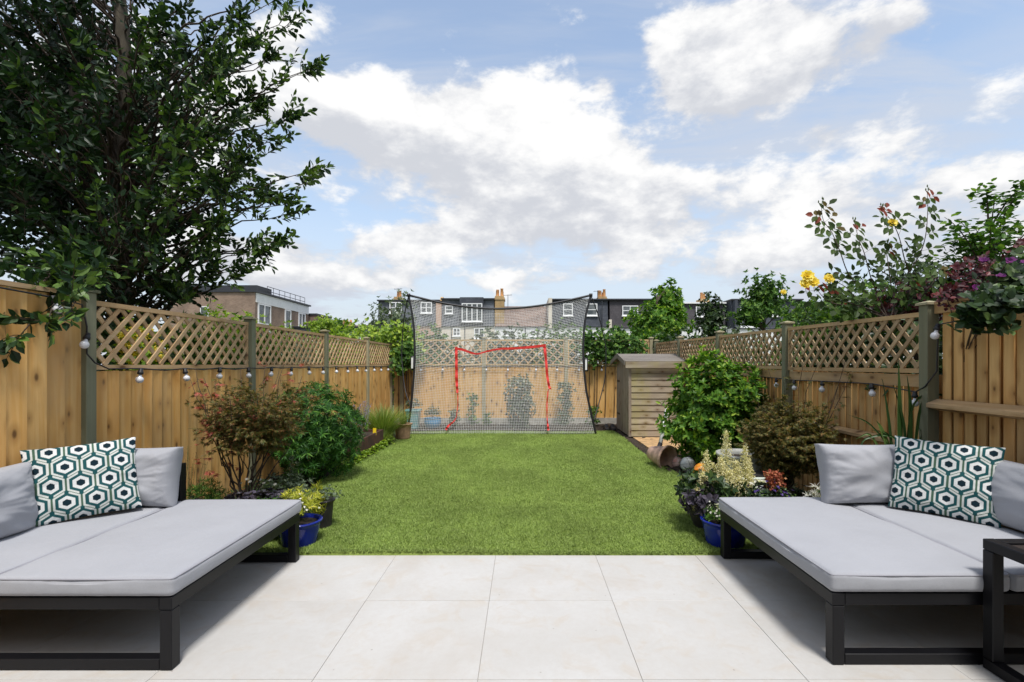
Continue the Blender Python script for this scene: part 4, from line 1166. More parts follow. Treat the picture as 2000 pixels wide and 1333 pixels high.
strap('tail_strap', [(894, 768), (894, 790), (890, 818), (876, 832), (871, 840)], [2, 1.6, 2, 5, 6])
strap('tail_strap', [(1071, 760), (1068.5, 785), (1068.5, 815), (1070, 830), (1071, 841)], [2.5, 2.8, 2.4, 4, 6])

# ------------------------------------------------------------------ festoon lights
def festoon(label, path, bulbs, r=.0055):
    t = thing('festoon_lights', label, 'string lights', (path[0][0], path[0][1], path[0][2]), 'festoon lights on the fences')
    m = MB(); m.tube(path, r, 5); m.build('cable', M['socket'], t, smooth=True)
    for b in bulbs:
        x, y, z = b[:3]; tilt = Vector(b[3]) if len(b) > 3 else Vector((0, 0, -1)); tilt.normalize(); s = .027
        M_ = frame_xf((x, y, z), (1, 0.01, 0) if abs(tilt.x) < .9 else (0, 1, 0), -tilt)
        m = MB(); m.lathe((0, 0, 0), [(.004, .012), (.014, .010), (.016, -.012), (.020, -.016), (.020, -.034), (.004, -.036)], 10)
        k = m.build('bulb_holder', M['socket'], t, smooth=True, xf=M_)
        m = MB(); m.lathe((0, 0, -.036), [(.010, 0)] + [(s * math.sin(math.radians(a)), -.022 - s + s * math.cos(math.radians(a)) + .010) for a in (30, 55, 80, 105, 130, 155, 178)], 14)
        m.build('bulb', M['bulb'], k, smooth=True, xf=M_)
    return t
def bulb_line(axis, line, ys, z0, z1, sag=.018):
    out = []
    for y in ys: out.append((y, z0 + (z1 - z0) * (y - ys[0]) / (ys[-1] - ys[0])))
    return out
ysl = [3.72 + .485 * k for k in range(15)]
ysl = [y for y in ysl if y < 10.8]
xl = -DX + .055
path = [(-DX + .04, 1.5, 1.80), (-DX + .04, 2.4, 1.79), (-DX + .05, 3.10, 1.76), (-DX + .06, 3.22, 1.74), (xl + .01, 3.25, 1.60), (xl + .01, 3.25, 1.42), (xl + .02, 3.30, 1.36), (xl + .01, 3.42, 1.318)]
bl = [(-DX + .06, 2.55, 1.775, (.3, 0, -1)), (-DX + .06, 3.02, 1.76, (.35, .1, -1)), (xl + .02, 3.245, 1.545, (.1, -.5, -1))]
for i, y in enumerate(ysl):
    z = 1.318 - .004 * (i % 2)
    if i: path.append((xl, (y + ysl[i - 1]) / 2, z - .012 - .006 * R.random()))
    path.append((xl, y, z)); bl.append((xl, y, z - .010, (R.uniform(-.15, .15), R.uniform(-.2, .2), -1)))
path.append((xl, 10.9, 1.31))
festoon('black cable of frosted round bulbs along the left fence', path, bl)
path = [(-DX + .1, YB - .045, 1.31)]; bl = []
for i, px in enumerate((822, 865, 907, 950, 992, 1047, 1088, 1131, 1175, 1216)):
    x = (px - CX) * (YB - .04) / F
    path.append((x - .2, YB - .045, 1.296)); path.append((x, YB - .045, 1.306)); bl.append((x, YB - .05, 1.296, (0, -.1, -1)))
path.append((DX - .1, YB - .045, 1.31))
festoon('black cable of frosted round bulbs along the back fence', path, bl)
xr = DX - .035
def ry(px): return xr * F / (px - CX)
spec = [(1946, 614), (1833, 634), (1788, 766), (1703, 750), (1607, 745), (1552, 743), (1517, 739), (1478, 736), (1448, 734), (1425, 732), (1405, 731)]
path = [(xr, 1.6, 1.72), (xr, 2.5, 1.70)]; bl = []
for i, (px, py) in enumerate(spec):
    y = ry(px); p = at(px, py, y)
    if i == 2: path += [(xr - .01, y - .20, 1.30), (xr - .01, y - .10, 1.19)]
    path.append((p.x, p.y, p.z)); bl.append((p.x - .004, p.y, p.z - .008, (-.3 if i < 2 else R.uniform(-.2, .1), 0, -1)))
path.append((xr, 10.5, 1.25))
festoon('black cable of frosted round bulbs along the right fence', path, bl)
# ------------------------------------------------------------------ leaves and plants
TEMPL = {  # side, along, up
 'full': (np.array([(0, 0, 0), (0, .35, -.02), (0, .72, -.03), (0, 1, -.05), (-.5, .33, .07), (-.42, .68, .05), (.5, .33, .07), (.42, .68, .05)]),
          [(0, 6, 1), (0, 1, 4), (7, 3, 2), (2, 3, 5)], [(1, 6, 7, 2), (1, 2, 5, 4)]),
 'kite': (np.array([(0, 0, 0), (-.5, .42, .08), (0, 1, -.06), (.5, .42, .08)]), [(0, 3, 2), (0, 2, 1)], []),
 'strip': (np.array([(0, 0, 0), (-.5, .35, .02), (-.35, .7, -.04), (0, 1, -.16), (.35, .7, -.04), (.5, .35, .02)]), [], [(0, 5, 4, 1), (1, 4, 3, 2)]),
}
def unit(a): return a / (np.linalg.norm(a, axis=-1, keepdims=True) + 1e-9)
class LB:
    def __init__(s, tem='kite'): s.P = []; s.D = []; s.N = []; s.L = []; s.W = []; s.v = []; s.tem = tem
    def add(s, P, D, N, L_, W_, v=None):
        P = np.atleast_2d(P); n = len(P)
        s.P.append(P); s.D.append(np.broadcast_to(D, (n, 3))); s.N.append(np.broadcast_to(N, (n, 3)))
        s.L.append(np.broadcast_to(L_, n)); s.W.append(np.broadcast_to(W_, n)); s.v.append(NR.random(n) if v is None else np.broadcast_to(v, n))
    def arrays(s): return [np.concatenate(a) for a in (s.P, s.D, s.N, s.L, s.W, s.v)]
    def build(s, name, mat, parent=None, keep=None, kind=None):
        P, D, N, L_, W_, v = s.arrays()
        if keep is not None: P, D, N, L_, W_, v = [a[keep] for a in (P, D, N, L_, W_, v)]
        T, tri, quad = TEMPL[s.tem]; D = unit(D); S = unit(np.cross(D, N)); U = np.cross(S, D); k = len(T)
        V = P[:, None] + T[None, :, 1:2] * (D * L_[:, None])[:, None] + T[None, :, 0:1] * (S * W_[:, None])[:, None] + T[None, :, 2:3] * (U * L_[:, None])[:, None]
        n = len(P); base = (np.arange(n) * k)[:, None]; fs = []
        if tri: fs.append((base[:, None] + np.array(tri)[None]).reshape(-1, 3))
        if quad: fs.append((base[:, None] + np.array(quad)[None]).reshape(-1, 4))
        o = mesh_np(name, V.reshape(-1, 3), fs, mat, parent, attrs={'v': (np.repeat(v, k), 'FLOAT')})
        if kind: o['kind'] = kind
        return o

_leafmesh = {}
def single_leaf(tem, mat, vi):
    key = (tem, mat.name, vi)
    if key not in _leafmesh:
        T, tri, quad = TEMPL[tem]; me = bpy.data.meshes.new('leaf_' + mat.name)
        me.from_pydata([tuple(t) for t in T], [], [tuple(f) for f in tri + quad]); me.materials.append(mat)
        a = me.attributes.new('v', 'FLOAT', 'POINT'); a.data.foreach_set('value', [vi / 6] * len(T)); _leafmesh[key] = me
    return _leafmesh[key]
def leaf_part(tem, mat, P, D, N, L_, W_, parent, name='leaf', vi=None):
    D = Vector(D).normalized(); S = D.cross(Vector(N)).normalized(); U = S.cross(D)
    o = bpy.data.objects.new(name, single_leaf(tem, mat, R.randrange(7) if vi is None else vi))
    M_ = Matrix((S * W_, D * L_, U * L_)).transposed()
    q = Matrix((S, D, U)).transposed().to_euler(); o.rotation_euler = q; o.scale = (W_, L_, L_)
    return link(o, P, parent)

def rdir(n): return unit(NR.standard_normal((n, 3)))
def lump(P, k, seed):
    return np.array([mnoise.noise(Vector((p[0] * k + seed, p[1] * k, p[2] * k))) for p in P])

def blob_points(c, r, n, seed, fill=.35, k=2.2, amp=.28, bottom=-1.0):
    D = rdir(int(n * 1.4)); D = D[D[:, 2] > bottom][:n]
    rad = np.where(NR.random(len(D)) < fill, NR.uniform(.25, .85, len(D)), NR.uniform(.82, 1.0, len(D)))
    lm = 1 + amp * lump(D * 1.0, k, seed) * 2
    P = np.array(c) + D * (rad * lm)[:, None] * np.array(r)
    return P, D

def rosettes(lb, P, D, n, L_, W_, spread=1.0, up=.25, jitter=.3):
    """n leaves around each point"""
    m = len(P); A = unit(D + np.array([0, 0, up]) + jitter * NR.standard_normal((m, 3)))
    t = unit(np.cross(A, NR.standard_normal((m, 3)))); b = np.cross(A, t)
    for k in range(n):
        th = 2 * math.pi * (k + NR.random(m) * .6) / n; rad = t * np.cos(th)[:, None] + b * np.sin(th)[:, None]
        d = unit(rad * spread + A * NR.uniform(.2, 1.0, m)[:, None]); nn = unit(A - .4 * rad)
        lb.add(P, d, nn, L_ * NR.uniform(.65, 1.15, m), W_ * NR.uniform(.8, 1.15, m))

def curve_pts(a, b, bend, n=8):
    a, b, bend = np.array(a, float), np.array(b, float), np.array(bend, float)
    t = np.linspace(0, 1, n)[:, None]; mid = (a + b) / 2 + bend
    return (1 - t) ** 2 * a + 2 * t * (1 - t) * mid + t * t * b

def shrub(name, label, cat, c, r, zbase, n, mat, tem='kite', per=6, L_=.06, W_=.022, seed=1, group=None, stems=14, fill=.35, spread=1.0, up=.3,
          amp=.28, k=2.2, bottom=-.9, stemmat='stem', stem_r=.010, droop=0, part='foliage', extra=None):
    t = thing(name, label, cat, (c[0], c[1], zbase), group)
    P, D = blob_points(c, r, n, seed, fill, k, amp, bottom)
    ok = P[:, 2] > zbase + .03; P, D = P[ok], D[ok]
    lb = LB(tem); Dd = D.copy(); Dd[:, 2] -= droop
    rosettes(lb, P, unit(Dd), per, L_, W_, spread, up)
    if extra: extra(lb)
    o = lb.build(part, mat, t); 
    m = MB(); sel = NR.choice(len(P), min(stems, len(P)), replace=False)
    for i in sel:
        b0 = np.array([c[0], c[1], zbase]) + np.array([R.uniform(-.12, .12) * r[0], R.uniform(-.12, .12) * r[1], 0])
        m.tube(curve_pts(b0, P[i], (0, 0, (P[i][2] - zbase) * .15), 7), np.linspace(stem_r, stem_r * .25, 7), 5)
    m.build('stem', M[stemmat], t, smooth=True)
    return t, P, D

# ---- the tall evergreen behind the left fence
def big_tree():
    bx, by = -4.62, 5.6
    t = thing('evergreen_tree', 'tall dark evergreen tree behind the left fence filling the upper left', 'tree', (bx, by, 0))
    trunk = np.array([(bx, by, -.05), (bx + .02, by, 1.2), (bx + .05, by, 2.4), (bx - .02, by + .05, 3.6), (bx + .06, by + .02, 4.8), (bx - .04, by, 6.2), (bx, by, 7.6)])
    q = smooth_poly(trunk, 40); m = MB(); m.tube(q, np.linspace(.115, .05, len(q)) * (1 + .06 * np.sin(np.arange(len(q)) * 1.3)), 12)
    m.build('trunk', M['bark_grey'], t, smooth=True)
    q2 = smooth_poly(np.array([(bx - .26, by - .05, -.05), (bx - .30, by - .05, 1.3), (bx - .24, by, 2.6), (bx - .40, by, 3.9), (bx - .7, by + .1, 5.4), (bx - 1.0, by, 6.8)]), 40)
    m = MB(); m.tube(q2, np.linspace(.125, .04, len(q2)), 12); m.build('trunk', M['bark_grey'], t, smooth=True)
    lb = LB('full'); br = MB(); tw = MB()
    c = np.array([-5.15, 5.4, 4.35]); rr = np.array([2.0, 1.9, 2.5])
    tips = []
    rs = np.random.default_rng(5)
    for i in range(215):
        d = unit(rs.standard_normal(3)); rad = rs.uniform(.55, 1.0) if i % 3 else rs.uniform(.3, .7)
        p = c + d * rr * rad
        if p[2] < 2.0: p[2] = 2.0 + rs.uniform(0, .5)
        tips.append(p)
    # tips read against the sky in the photograph
    for px, py, Y in ((636, 152, 5.3), (600, 60, 5.5), (565, 12, 5.6), (598, 232, 5.2), (560, 130, 5.4), (636, 350, 5.2), (560, 290, 5.3), (604, 412, 5.2), (572, 470, 5.1), (500, 542, 4.9),
                      (560, 400, 5.5), (520, 330, 5.0), (540, 210, 5.6), (470, 480, 5.2), (430, 545, 5.0), (330, 560, 4.8), (380, 575, 4.6), (505, 60, 5.2), (520, 100, 5.0), (470, 150, 4.7), (480, 250, 4.8),
                      (490, 380, 4.9), (540, 500, 5.0), (420, 440, 4.5), (400, 300, 4.3), (420, 200, 4.3), (440, 90, 4.5), (300, 500, 4.2), (350, 380, 4.0), (330, 250, 4.0), (200, 400, 3.9), (100, 300, 3.8),
                      (60, 480, 3.9), (160, 520, 3.9), (230, 460, 4.1), (120, 540, 3.7), (30, 380, 3.8), (250, 330, 3.9), (60, 180, 3.8), (180, 120, 3.9), (280, 60, 4.0)):
        for k in range(2):
            tips.append(np.array(at(px - (42 if px > 420 else 0) + R.uniform(-14, 4), py + R.uniform(-14, 14), Y)))
    # the low bough that hangs over the near fence
    low = [np.array(at(px, py, Y)) for px, py, Y in ((140, 600, 3.0), (95, 625, 2.9), (40, 655, 2.8), (10, 610, 2.9), (150, 560, 3.3), (60, 575, 3.1), (200, 545, 3.5), (120, 585, 3.1))]
    for i, p in enumerate(tips + low):
        is_low = i >= len(tips)
        hor = math.hypot(p[0] - bx, p[1] - by); z0 = np.clip(p[2] - hor * rs.uniform(.1, .55), 1.75, 6.8)
        if is_low: z0 = 2.2
        j = int(np.clip(z0 / 7.6 * (len(q) - 1), 0, len(q) - 1)); a = q[j]
        cp = curve_pts(a, p, (0, 0, hor * (.10 if not is_low else .22)), 14)
        cp[1:-1] += rs.normal(0, .018, (12, 3))
        r0 = .012 + .010 * hor / 2
        br.tube(cp, np.linspace(r0, .003, 14), 5)
        Ln = np.linalg.norm(np.diff(cp, axis=0), axis=1).sum(); nt = int(Ln / (.125 if p[0] < -4.2 else .20))
        for s in range(nt):
            tt = rs.uniform(.30, 1.0) if s > 2 else 1.0
            f = tt * 13; k0 = min(int(f), 12); o = cp[k0] + (cp[k0 + 1] - cp[k0]) * (f - k0); bd = unit(cp[k0 + 1] - cp[k0])
            dd = unit(bd * rs.uniform(.5, 1.2) + rs.standard_normal(3) * .62 + np.array([0, 0, .12])); ln = rs.uniform(.14, .40) * (1.15 - .35 * tt)
            if s < 2: dd = unit(bd + rs.standard_normal(3) * .2)
            tp = o + dd * ln + np.array([0, 0, ln * .12]); seg = curve_pts(o, tp, rs.normal(0, .02, 3), 4)
            tw.tube(seg, np.linspace(.0035, .0012, 4), 3, caps=False)
            nl = int(ln / .033) + 3; ts = np.linspace(.15, 1.0, nl); pp = o + (tp - o) * ts[:, None]
            side = unit(np.cross(dd, rs.standard_normal(3))); sgn = np.where(np.arange(nl) % 2 == 0, 1, -1)[:, None]
            ld = unit(dd * .75 + side * sgn * .8 + rs.normal(0, .28, (nl, 3))); ld[-1] = dd
            nn = unit(np.cross(dd, side) + np.array([0, 0, .8]) + rs.normal(0, .45, (nl, 3)))
            outer = np.clip((p[0] + 4.3) / 1.6, 0, 1) * .40  # backlight painted into leaf colour: lighter towards the right of the crown
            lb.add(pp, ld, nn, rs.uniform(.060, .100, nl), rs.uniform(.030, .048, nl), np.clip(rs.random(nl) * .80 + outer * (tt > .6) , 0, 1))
    br.build('branch', M['stem'], t, smooth=True); tw.build('twig', M['stem'], t)['kind'] = 'stuff'
    P, D, N, L_, W_, v = lb.arrays()
    open_ = (np.abs(P[:, 0] / P[:, 1] * by - bx - .02) < .17) & (P[:, 1] < by) & (rs.random(len(P)) < .72) & (P[:, 2] < 5.3)   # the crown is thin in front of the trunk
    P, D, N, L_, W_, v = [a_[~open_] for a_ in (P, D, N, L_, W_, v)]
    lb.P, lb.D, lb.N, lb.L, lb.W, lb.v = [P], [D], [N], [L_], [W_], [v]
    px = CX + P[:, 0] / P[:, 1] * F; py = HY - (P[:, 2] - H) / P[:, 1] * F; inframe = (P[:, 1] > .5)
    vis = inframe & (px > 5) & (px < 660) & (py > 5) & (py < 700)
    sc = L_ / P[:, 1] * vis
    order = np.argsort(-sc); big = set(order[:300].tolist())
    for i in order[:300]:
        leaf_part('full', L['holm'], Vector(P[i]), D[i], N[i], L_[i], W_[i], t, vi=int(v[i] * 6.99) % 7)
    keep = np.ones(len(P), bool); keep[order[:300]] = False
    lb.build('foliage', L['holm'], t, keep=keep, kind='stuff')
    print('big tree leaves', len(P))
big_tree()

# ---- borders, left side
def finger_extra(lb): pass
t, P, D = shrub('mexican_orange_bush', 'rounded glossy green bush with finger leaves in the left border', 'bush', (-2.40, 5.65, .56), (.50, .58, .55), 0, 1500, L['choisya'], 'strip', 9, .074, .0125, 3, stems=30, fill=.3, spread=1.1, up=.35, amp=.17)

def maple(label, x, y, z0, crown_c, crown_r, n, mat, mat2, seed, tips=(), group='japanese maples'):
    t = thing('japanese_maple', label, 'small tree', (x, y, z0), group)
    rs = np.random.default_rng(seed); m = MB(); m.tube([(x, y, z0), (x - .01, y, z0 + .10), (x + .01, y, z0 + .2)], [.020, .017, .015], 7)
    m.build('trunk', M['stem'], t, smooth=True)
    br = MB(); lb = LB('strip'); lt = LB('strip'); tw = MB()
    for i in range(n):
        d = unit(rs.standard_normal(3)); d[2] = d[2] * .8 + .15
        p = np.array(crown_c) + d * np.array(crown_r) * rs.uniform(.45, 1.0)
        if i < len(tips): p = np.array(tips[i])
        a = np.array([x, y, z0 + rs.uniform(.04, .2)])
        cp = curve_pts(a, p, (rs.normal(0, .05), rs.normal(0, .05), -(p[2] - z0) * .12), 10); cp[1:-1] += rs.normal(0, .012, (8, 3))
        if i < 10 or i % 13 == 0: br.tube(cp, np.linspace(.0075, .0016, 10), 5)
        isT = i < len(tips)
        for s in range(9 if not isT else 7):
            f = rs.uniform(6.0, 9) if not isT else rs.uniform(5, 9); k0 = min(int(f), 8); o = cp[k0] + (cp[k0 + 1] - cp[k0]) * (f - k0)
            dd = unit(d + rs.standard_normal(3) * .6); dd[2] *= .5; ln = rs.uniform(.05, .15); tp = o + dd * ln
            tw.tube([o, tp], [.0014, .0008], 3, caps=False)
            nl = 5 if not isT else 3; pp = o + (tp - o) * rs.uniform(.3, 1.05, nl)[:, None]
            for q in range(nl):
                # palmate leaf: five to seven fine drooping fingers
                ax = unit(dd + rs.standard_normal(3) * .5); ax[2] -= .25; ax = unit(ax); nrm = unit(np.array([0, 0, 1.]) + rs.standard_normal(3) * .35); sd = unit(np.cross(ax, nrm))
                for w_ in (-1.1, -.62, -.2, .2, .62, 1.1):
                    fd = unit(ax * math.cos(w_) + sd * math.sin(w_)); L0 = rs.uniform(.026, .046) * (1 - .25 * abs(w_))
                    (lt if (isT or rs.random() < .015) else lb).add(pp[q], fd, nrm, L0, .0060, rs.random())
    br.build('branch', M['stem'], t, smooth=True); tw.build('twig', M['stem'], t)['kind'] = 'stuff'
    lb.build('foliage', mat, t, kind='stuff'); lt.build('red_shoots', mat2, t, kind='stuff')
    return t
def pt(px, py, Y): return tuple(at(px, py, Y))
Ym = 4.0
maple('bronze leaved japanese maple on thin forked stems before the left fence', -2.28, Ym, .10, (-2.19, 4.1, 1.03), (.52, .36, .23), 125, L['maple_red'], L['maple_tip'], 21,
      [pt(382, 722, 3.95), pt(398, 738, 3.9), pt(372, 742, 3.9), pt(520, 705, 4.1), pt(555, 712, 4.1), pt(590, 735, 4.1), pt(605, 760, 4.2), pt(420, 745, 3.95), pt(470, 722, 4.0), pt(405, 790, 3.95), pt(370, 870, 3.9), pt(400, 800, 3.9), pt(440, 830, 3.95), pt(545, 725, 4.1)])

# low planting under the maple
def low_clump(name, label, cat, c, r, mat, n=120, per=7, L_=.05, W_=.014, tem='strip', seed=1, up=.8, group=None, fill=.4):
    return shrub(name, label, cat, c, r, c[2] - r[2] * .6, n, mat, tem, per, L_, W_, seed, group, 8, fill, .8, up, .25, 3, -.3, 'stem_green', .003)
low_clump('herb_clump', 'low bright green feathery clump below the maple stem', 'plant', (-2.58, 4.0, .24), (.16, .16, .17), L['mid'], 200, 8, .055, .006, seed=5)
low_clump('heuchera', 'dark purple leaved plant below the maple to the right', 'plant', (-2.06, 3.90, .20), (.30, .17, .13), L['purple'], 260, 5, .045, .034, 'full', seed=6)
low_clump('heuchera', 'dark purple leaved plant left of the maple stem by the fence', 'plant', (-2.60, 3.85, .18), (.22, .12, .10), L['purple'], 120, 5, .040, .030, 'full', seed=61)
low_clump('thyme_clump', 'small leaved grey green clump behind the purple foliage', 'plant', (-2.02, 4.12, .26), (.28, .15, .14), L['grey'], 260, 6, .030, .010, seed=7)
dz_ = thing('daisies', 'few white daisies on thin stalks right of the maple stem', 'flowers', (-2.05, 4.05, .1))
sb = MB(); 
for (px, py) in ((482, 936), (488, 941), (508, 937), (527, 938), (470, 944), (537, 946), (515, 944)):
    p = at(px, py, 4.0 + R.uniform(-.08, .08)); sb = MB(); sb.tube([(p.x + R.uniform(-.02, .02), p.y, .15), tuple(p)], .0018, 4); sb.build('stalk', M['stem_green'], dz_)
    lb = LB('kite'); n = 11; th = np.arange(n) * 2 * math.pi / n; nrm = unit(np.array([R.uniform(-.2, .2), -.5, .8]))
    a = unit(np.cross(nrm, [1, 0, 0])); b = np.cross(nrm, a)
    lb.add(np.tile(np.array(p), (n, 1)), a * np.cos(th)[:, None] + b * np.sin(th)[:, None], nrm, .016, .008); lb.build('flower', L['white'], dz_)
ms = thing('grass_seedheads', 'wispy reddish seed heads against the fence left of the maple', 'plant', (-2.72, 4.02, 0))
lb = LB('kite'); m = MB()
for i in range(26):
    x0 = -2.74 + R.uniform(-.09, .09); tp = np.array((x0 + R.uniform(-.12, .12), 4.02 + R.uniform(-.08, .08), R.uniform(.40, .74)))
    cp = curve_pts((x0, 4.0, .05), tp, (0, 0, .05), 6); m.tube(cp, .0012, 3)
    for k in range(14):
        q = cp[3] + (tp - cp[3]) * R.random(); lb.add(q + NR.normal(0, .012, 3), rdir(1)[0], rdir(1)[0], .010, .004)
m.build('stalk', M['stem_green'], ms); lb.build('seed_head', L['rusty'], ms, kind='stuff')

def conifer(label, c, h, r, mat, n=900):
    t = thing('golden_conifer', label, 'plant', c); lb = LB('strip'); m = MB()
    for i in range(60):
        th = R.uniform(0, 6.28); zz = R.random(); rr = r * (1 - zz * .75); 
        a = np.array(c) + (0, 0, h * zz * .55); b = a + np.array((math.cos(th) * rr, math.sin(th) * rr * .8, h * (.28 + .17 * R.random())))
        cp = curve_pts(a, b, (0, 0, .02), 6); m.tube(cp, np.linspace(.003, .001, 6), 3)
        for k in range(26):
            o = cp[0] + (b - cp[0]) * R.uniform(.1, 1); d = unit((b - a) * 2 + NR.normal(0, .12, 3)); lb.add(o, d, rdir(1)[0], R.uniform(.02, .045), .006)
    m.build('stem', M['stem_green'], t); lb.build('foliage', mat, t); return t
conifer('upright golden green heath behind the blue pot on the left', (-1.66, 3.95, .05), .36, .10, L['gold'])

# pots
def pot(name, label, cat, c, r_top, r_bot, h, mat, rim=.012, belly=0.0, soil=True, group=None):
    t = thing(name, label, cat, c, group); m = MB()
    prof = [(r_bot * .5, 0), (r_bot, 0)] + [(r_bot + (r_top - r_bot) * k / 6 + belly * math.sin(math.pi * k / 6), h * k / 6 * .93) for k in range(1, 7)]
    prof += [(r_top + rim, h * .935), (r_top + rim, h), (r_top - .012, h), (r_top - .016, h * .86)]
    m.lathe(c, prof, 32); m.build('pot_body', M[mat], t, smooth=False)
    for o in t.children:
        for p in o.data.polygons: p.use_smooth = True
    if soil:
        s = MB(); n = 24; V = [(c[0], c[1], c[2] + h * .88)] + [(c[0] + (r_top - .014) * math.cos(2 * math.pi * k / n), c[1] + (r_top - .014) * math.sin(2 * math.pi * k / n), c[2] + h * .87) for k in range(n)]
        s.add(V, [], [(0, 1 + k, 1 + (k + 1) % n) for k in range(n)]); s.build('potting_soil', M['soil'], t)
    return t
pot('plant_pot', 'glossy cobalt blue pot beside the left daybed leg', 'pot', (-1.665, 3.655, 0), .150, .115, .195, 'pot_blue', group='blue pots')
pot('plant_pot', 'slim dark pot behind the blue pot on the left', 'pot', (-1.64, 4.02, 0), .085, .065, .25, 'pot_dark')
low_clump('pot_shrub', 'yellow green feathery plant spilling over the left blue pot', 'plant', (-1.68, 3.67, .29), (.15, .12, .13), L['gold'], 130, 7, .045, .007, seed=9)
low_clump('pot_flowers', 'little pinkish white flowers in the left blue pot', 'flowers', (-1.62, 3.59, .30), (.12, .09, .10), L['white'], 34, 5, .014, .010, 'kite', seed=10)
low_clump('trailing_herb', 'grey green trailing herb at the rim of the slim dark pot', 'plant', (-1.60, 3.95, .29), (.12, .10, .07), L['grey'], 90, 6, .028, .010, seed=11)
low_clump('rosemary', 'grey upright sprig behind the daybed corner on the left', 'plant', (-1.98, 4.25, .30), (.07, .07, .28), L['grey'], 110, 6, .03, .006, seed=12)
low_clump('fern_clump', 'green plant visible under the left daybed frame', 'plant', (-1.92, 3.75, .16), (.22, .16, .16), L['mid'], 160, 7, .05, .016, seed=13)
low_clump('fern_clump', 'dim leafy plant at the corner of patio and left border', 'plant', (-2.45, 3.72, .14), (.30, .14, .13), L['dark'], 160, 7, .05, .016, seed=131)

# rusty planter with lavender
pl = thing('steel_planter', 'low rust brown planter box in the left border beyond the green bush', 'planter', (-2.58, 7.25, 0))
m = MB(); m.cbox((-2.29, 6.68, -.01), (-2.262, 7.95, .30), .004); m.build('side_panel', M['rust'], pl)
m = MB(); m.cbox((-2.90, 6.68, -.01), (-2.292, 6.706, .298), .004); m.build('end_panel', M['rust'], pl)
m = MB(); m.cbox((-2.90, 7.924, -.01), (-2.292, 7.95, .298), .004); m.build('end_panel', M['rust'], pl)
m = MB(); m.box((-2.90, 6.708, .0), (-2.292, 7.922, .26)); m.build('planter_soil', M['soil'], pl)
def flower_stems(name, label, cat, c, r, h0, h1, n, mat, headlen, per, fw, leafm=None):
    t = thing(name, label, cat, c); m = MB(); lb = LB('kite'); lf = LB('strip')
    for i in range(n):
        th = R.uniform(0, 6.28); q = math.sqrt(R.random()); a = np.array(c) + (r * .4 * q * math.cos(th), r * .4 * q * math.sin(th), 0)
        hh = R.uniform(h0, h1); b = np.array(c) + (r * q * math.cos(th), r * q * math.sin(th), hh); cp = curve_pts(a, b, (0, 0, hh * .1), 6); m.tube(cp, .0016, 3)
        d = unit(cp[-1] - cp[-2])
        for k in range(per):
            o = cp[-1] - d * headlen * R.random(); lb.add(o + NR.normal(0, fw * .35, 3), rdir(1)[0], rdir(1)[0], fw, fw * .6)
        for k in range(5):
            o = cp[0] + (cp[3] - cp[0]) * R.random(); lf.add(o, unit(rdir(1)[0] + np.array([0, 0, .6])), rdir(1)[0], R.uniform(.03, .07), .007)
    m.build('stalk', M['stem_green'], t); lb.build('flower_head', mat, t, kind='stuff'); lf.build('foliage', leafm or L['grey'], t); return t
flower_stems('lavender', 'tall pale purple lavender in the rust brown planter', 'plant', (-2.50, 7.25, .26), .26, .24, .56, 95, L['lavender'], .14, 16, .014)
low_clump('catmint', 'silvery catmint at the near end of the rust brown planter', 'plant', (-2.55, 6.9, .33), (.26, .16, .14), L['grey'], 220, 6, .032, .012, seed=14)
yt = MB(); yt.box((-2.31, 7.55, .26), (-2.26, 7.556, .37)); o = yt.build('plant_label', M['yellow']); props(o, 'small yellow plant label stuck in the rust brown planter', 'plant label')
def tuft(name, label, cat, c, r, h, n, mat, w=.004, droop=.4, group=None, parts=False, parent=None):
    t = parent or thing(name, label, cat, c, group); S = 6; V = []; Q = []; vv = []
    for i in range(n):
        th = R.uniform(0, 6.28); q = math.sqrt(R.random()); a = np.array(c) + (.18 * r * q * math.cos(th), .18 * r * q * math.sin(th), 0)
        hh = h * R.uniform(.6, 1.0); out = r * q * R.uniform(.7, 1.25)
        b = a + np.array((math.cos(th) * out, math.sin(th) * out, hh * (1 - droop * q * R.uniform(.3, 1.2)))); cp = curve_pts(a, b, (-math.cos(th) * out * .25, -math.sin(th) * out * .25, hh * .28), S)
        sd = np.array((-math.sin(th + R.uniform(-.8, .8)), math.cos(th), 0)); base = len(V); v0 = R.random()
        for k in range(S):
            ww = w * (1 - (k / (S - 1)) ** 2 * .9); V += [cp[k] - sd * ww, cp[k] + sd * ww]; vv += [v0, v0]
        Q += [(base + 2 * k, base + 2 * k + 1, base + 2 * k + 3, base + 2 * k + 2) for k in range(S - 1)]
    mesh_np('blades', np.array(V), [np.array(Q)], mat, t, attrs={'v': (np.array(vv), 'FLOAT')}); return t
tuft('ornamental_grass', 'fountain of fine green ornamental grass beyond the rust brown planter', 'plant', (-2.42, 8.45, .02), .55, .74, 1100, L['grassy'], .0035, .35)
tuft('ornamental_grass', 'pale dry grass tuft drooping at the lawn edge by the terracotta pot', 'plant', (-2.30, 8.15, .02), .22, .36, 260, L['grassy'], .003, .9)
pot('terracotta_pot', 'weathered terracotta pot at the left end of the net', 'pot', (-2.16, 8.83, 0), .150, .115, .29, 'terracotta', .018)
tuft('seedling_grass', 'straw coloured tuft growing in the weathered terracotta pot', 'plant', (-2.16, 8.83, .26), .22, .34, 220, L['grassy'], .002, .5)
pot('blue_bowl', 'pale blue round bowl pot behind the left of the net', 'pot', (-1.91, 10.35, .01), .17, .12, .22, 'pot_cyan', .008, .03)
low_clump('bowl_plant', 'small grey green plant in the pale blue bowl', 'plant', (-1.91, 10.35, .32), (.17, .14, .14), L['grey'], 130, 6, .04, .012, seed=15)
cb = thing('square_planter', 'tall square teal pot behind the lower left of the net', 'pot', (-2.30, 10.3, 0))
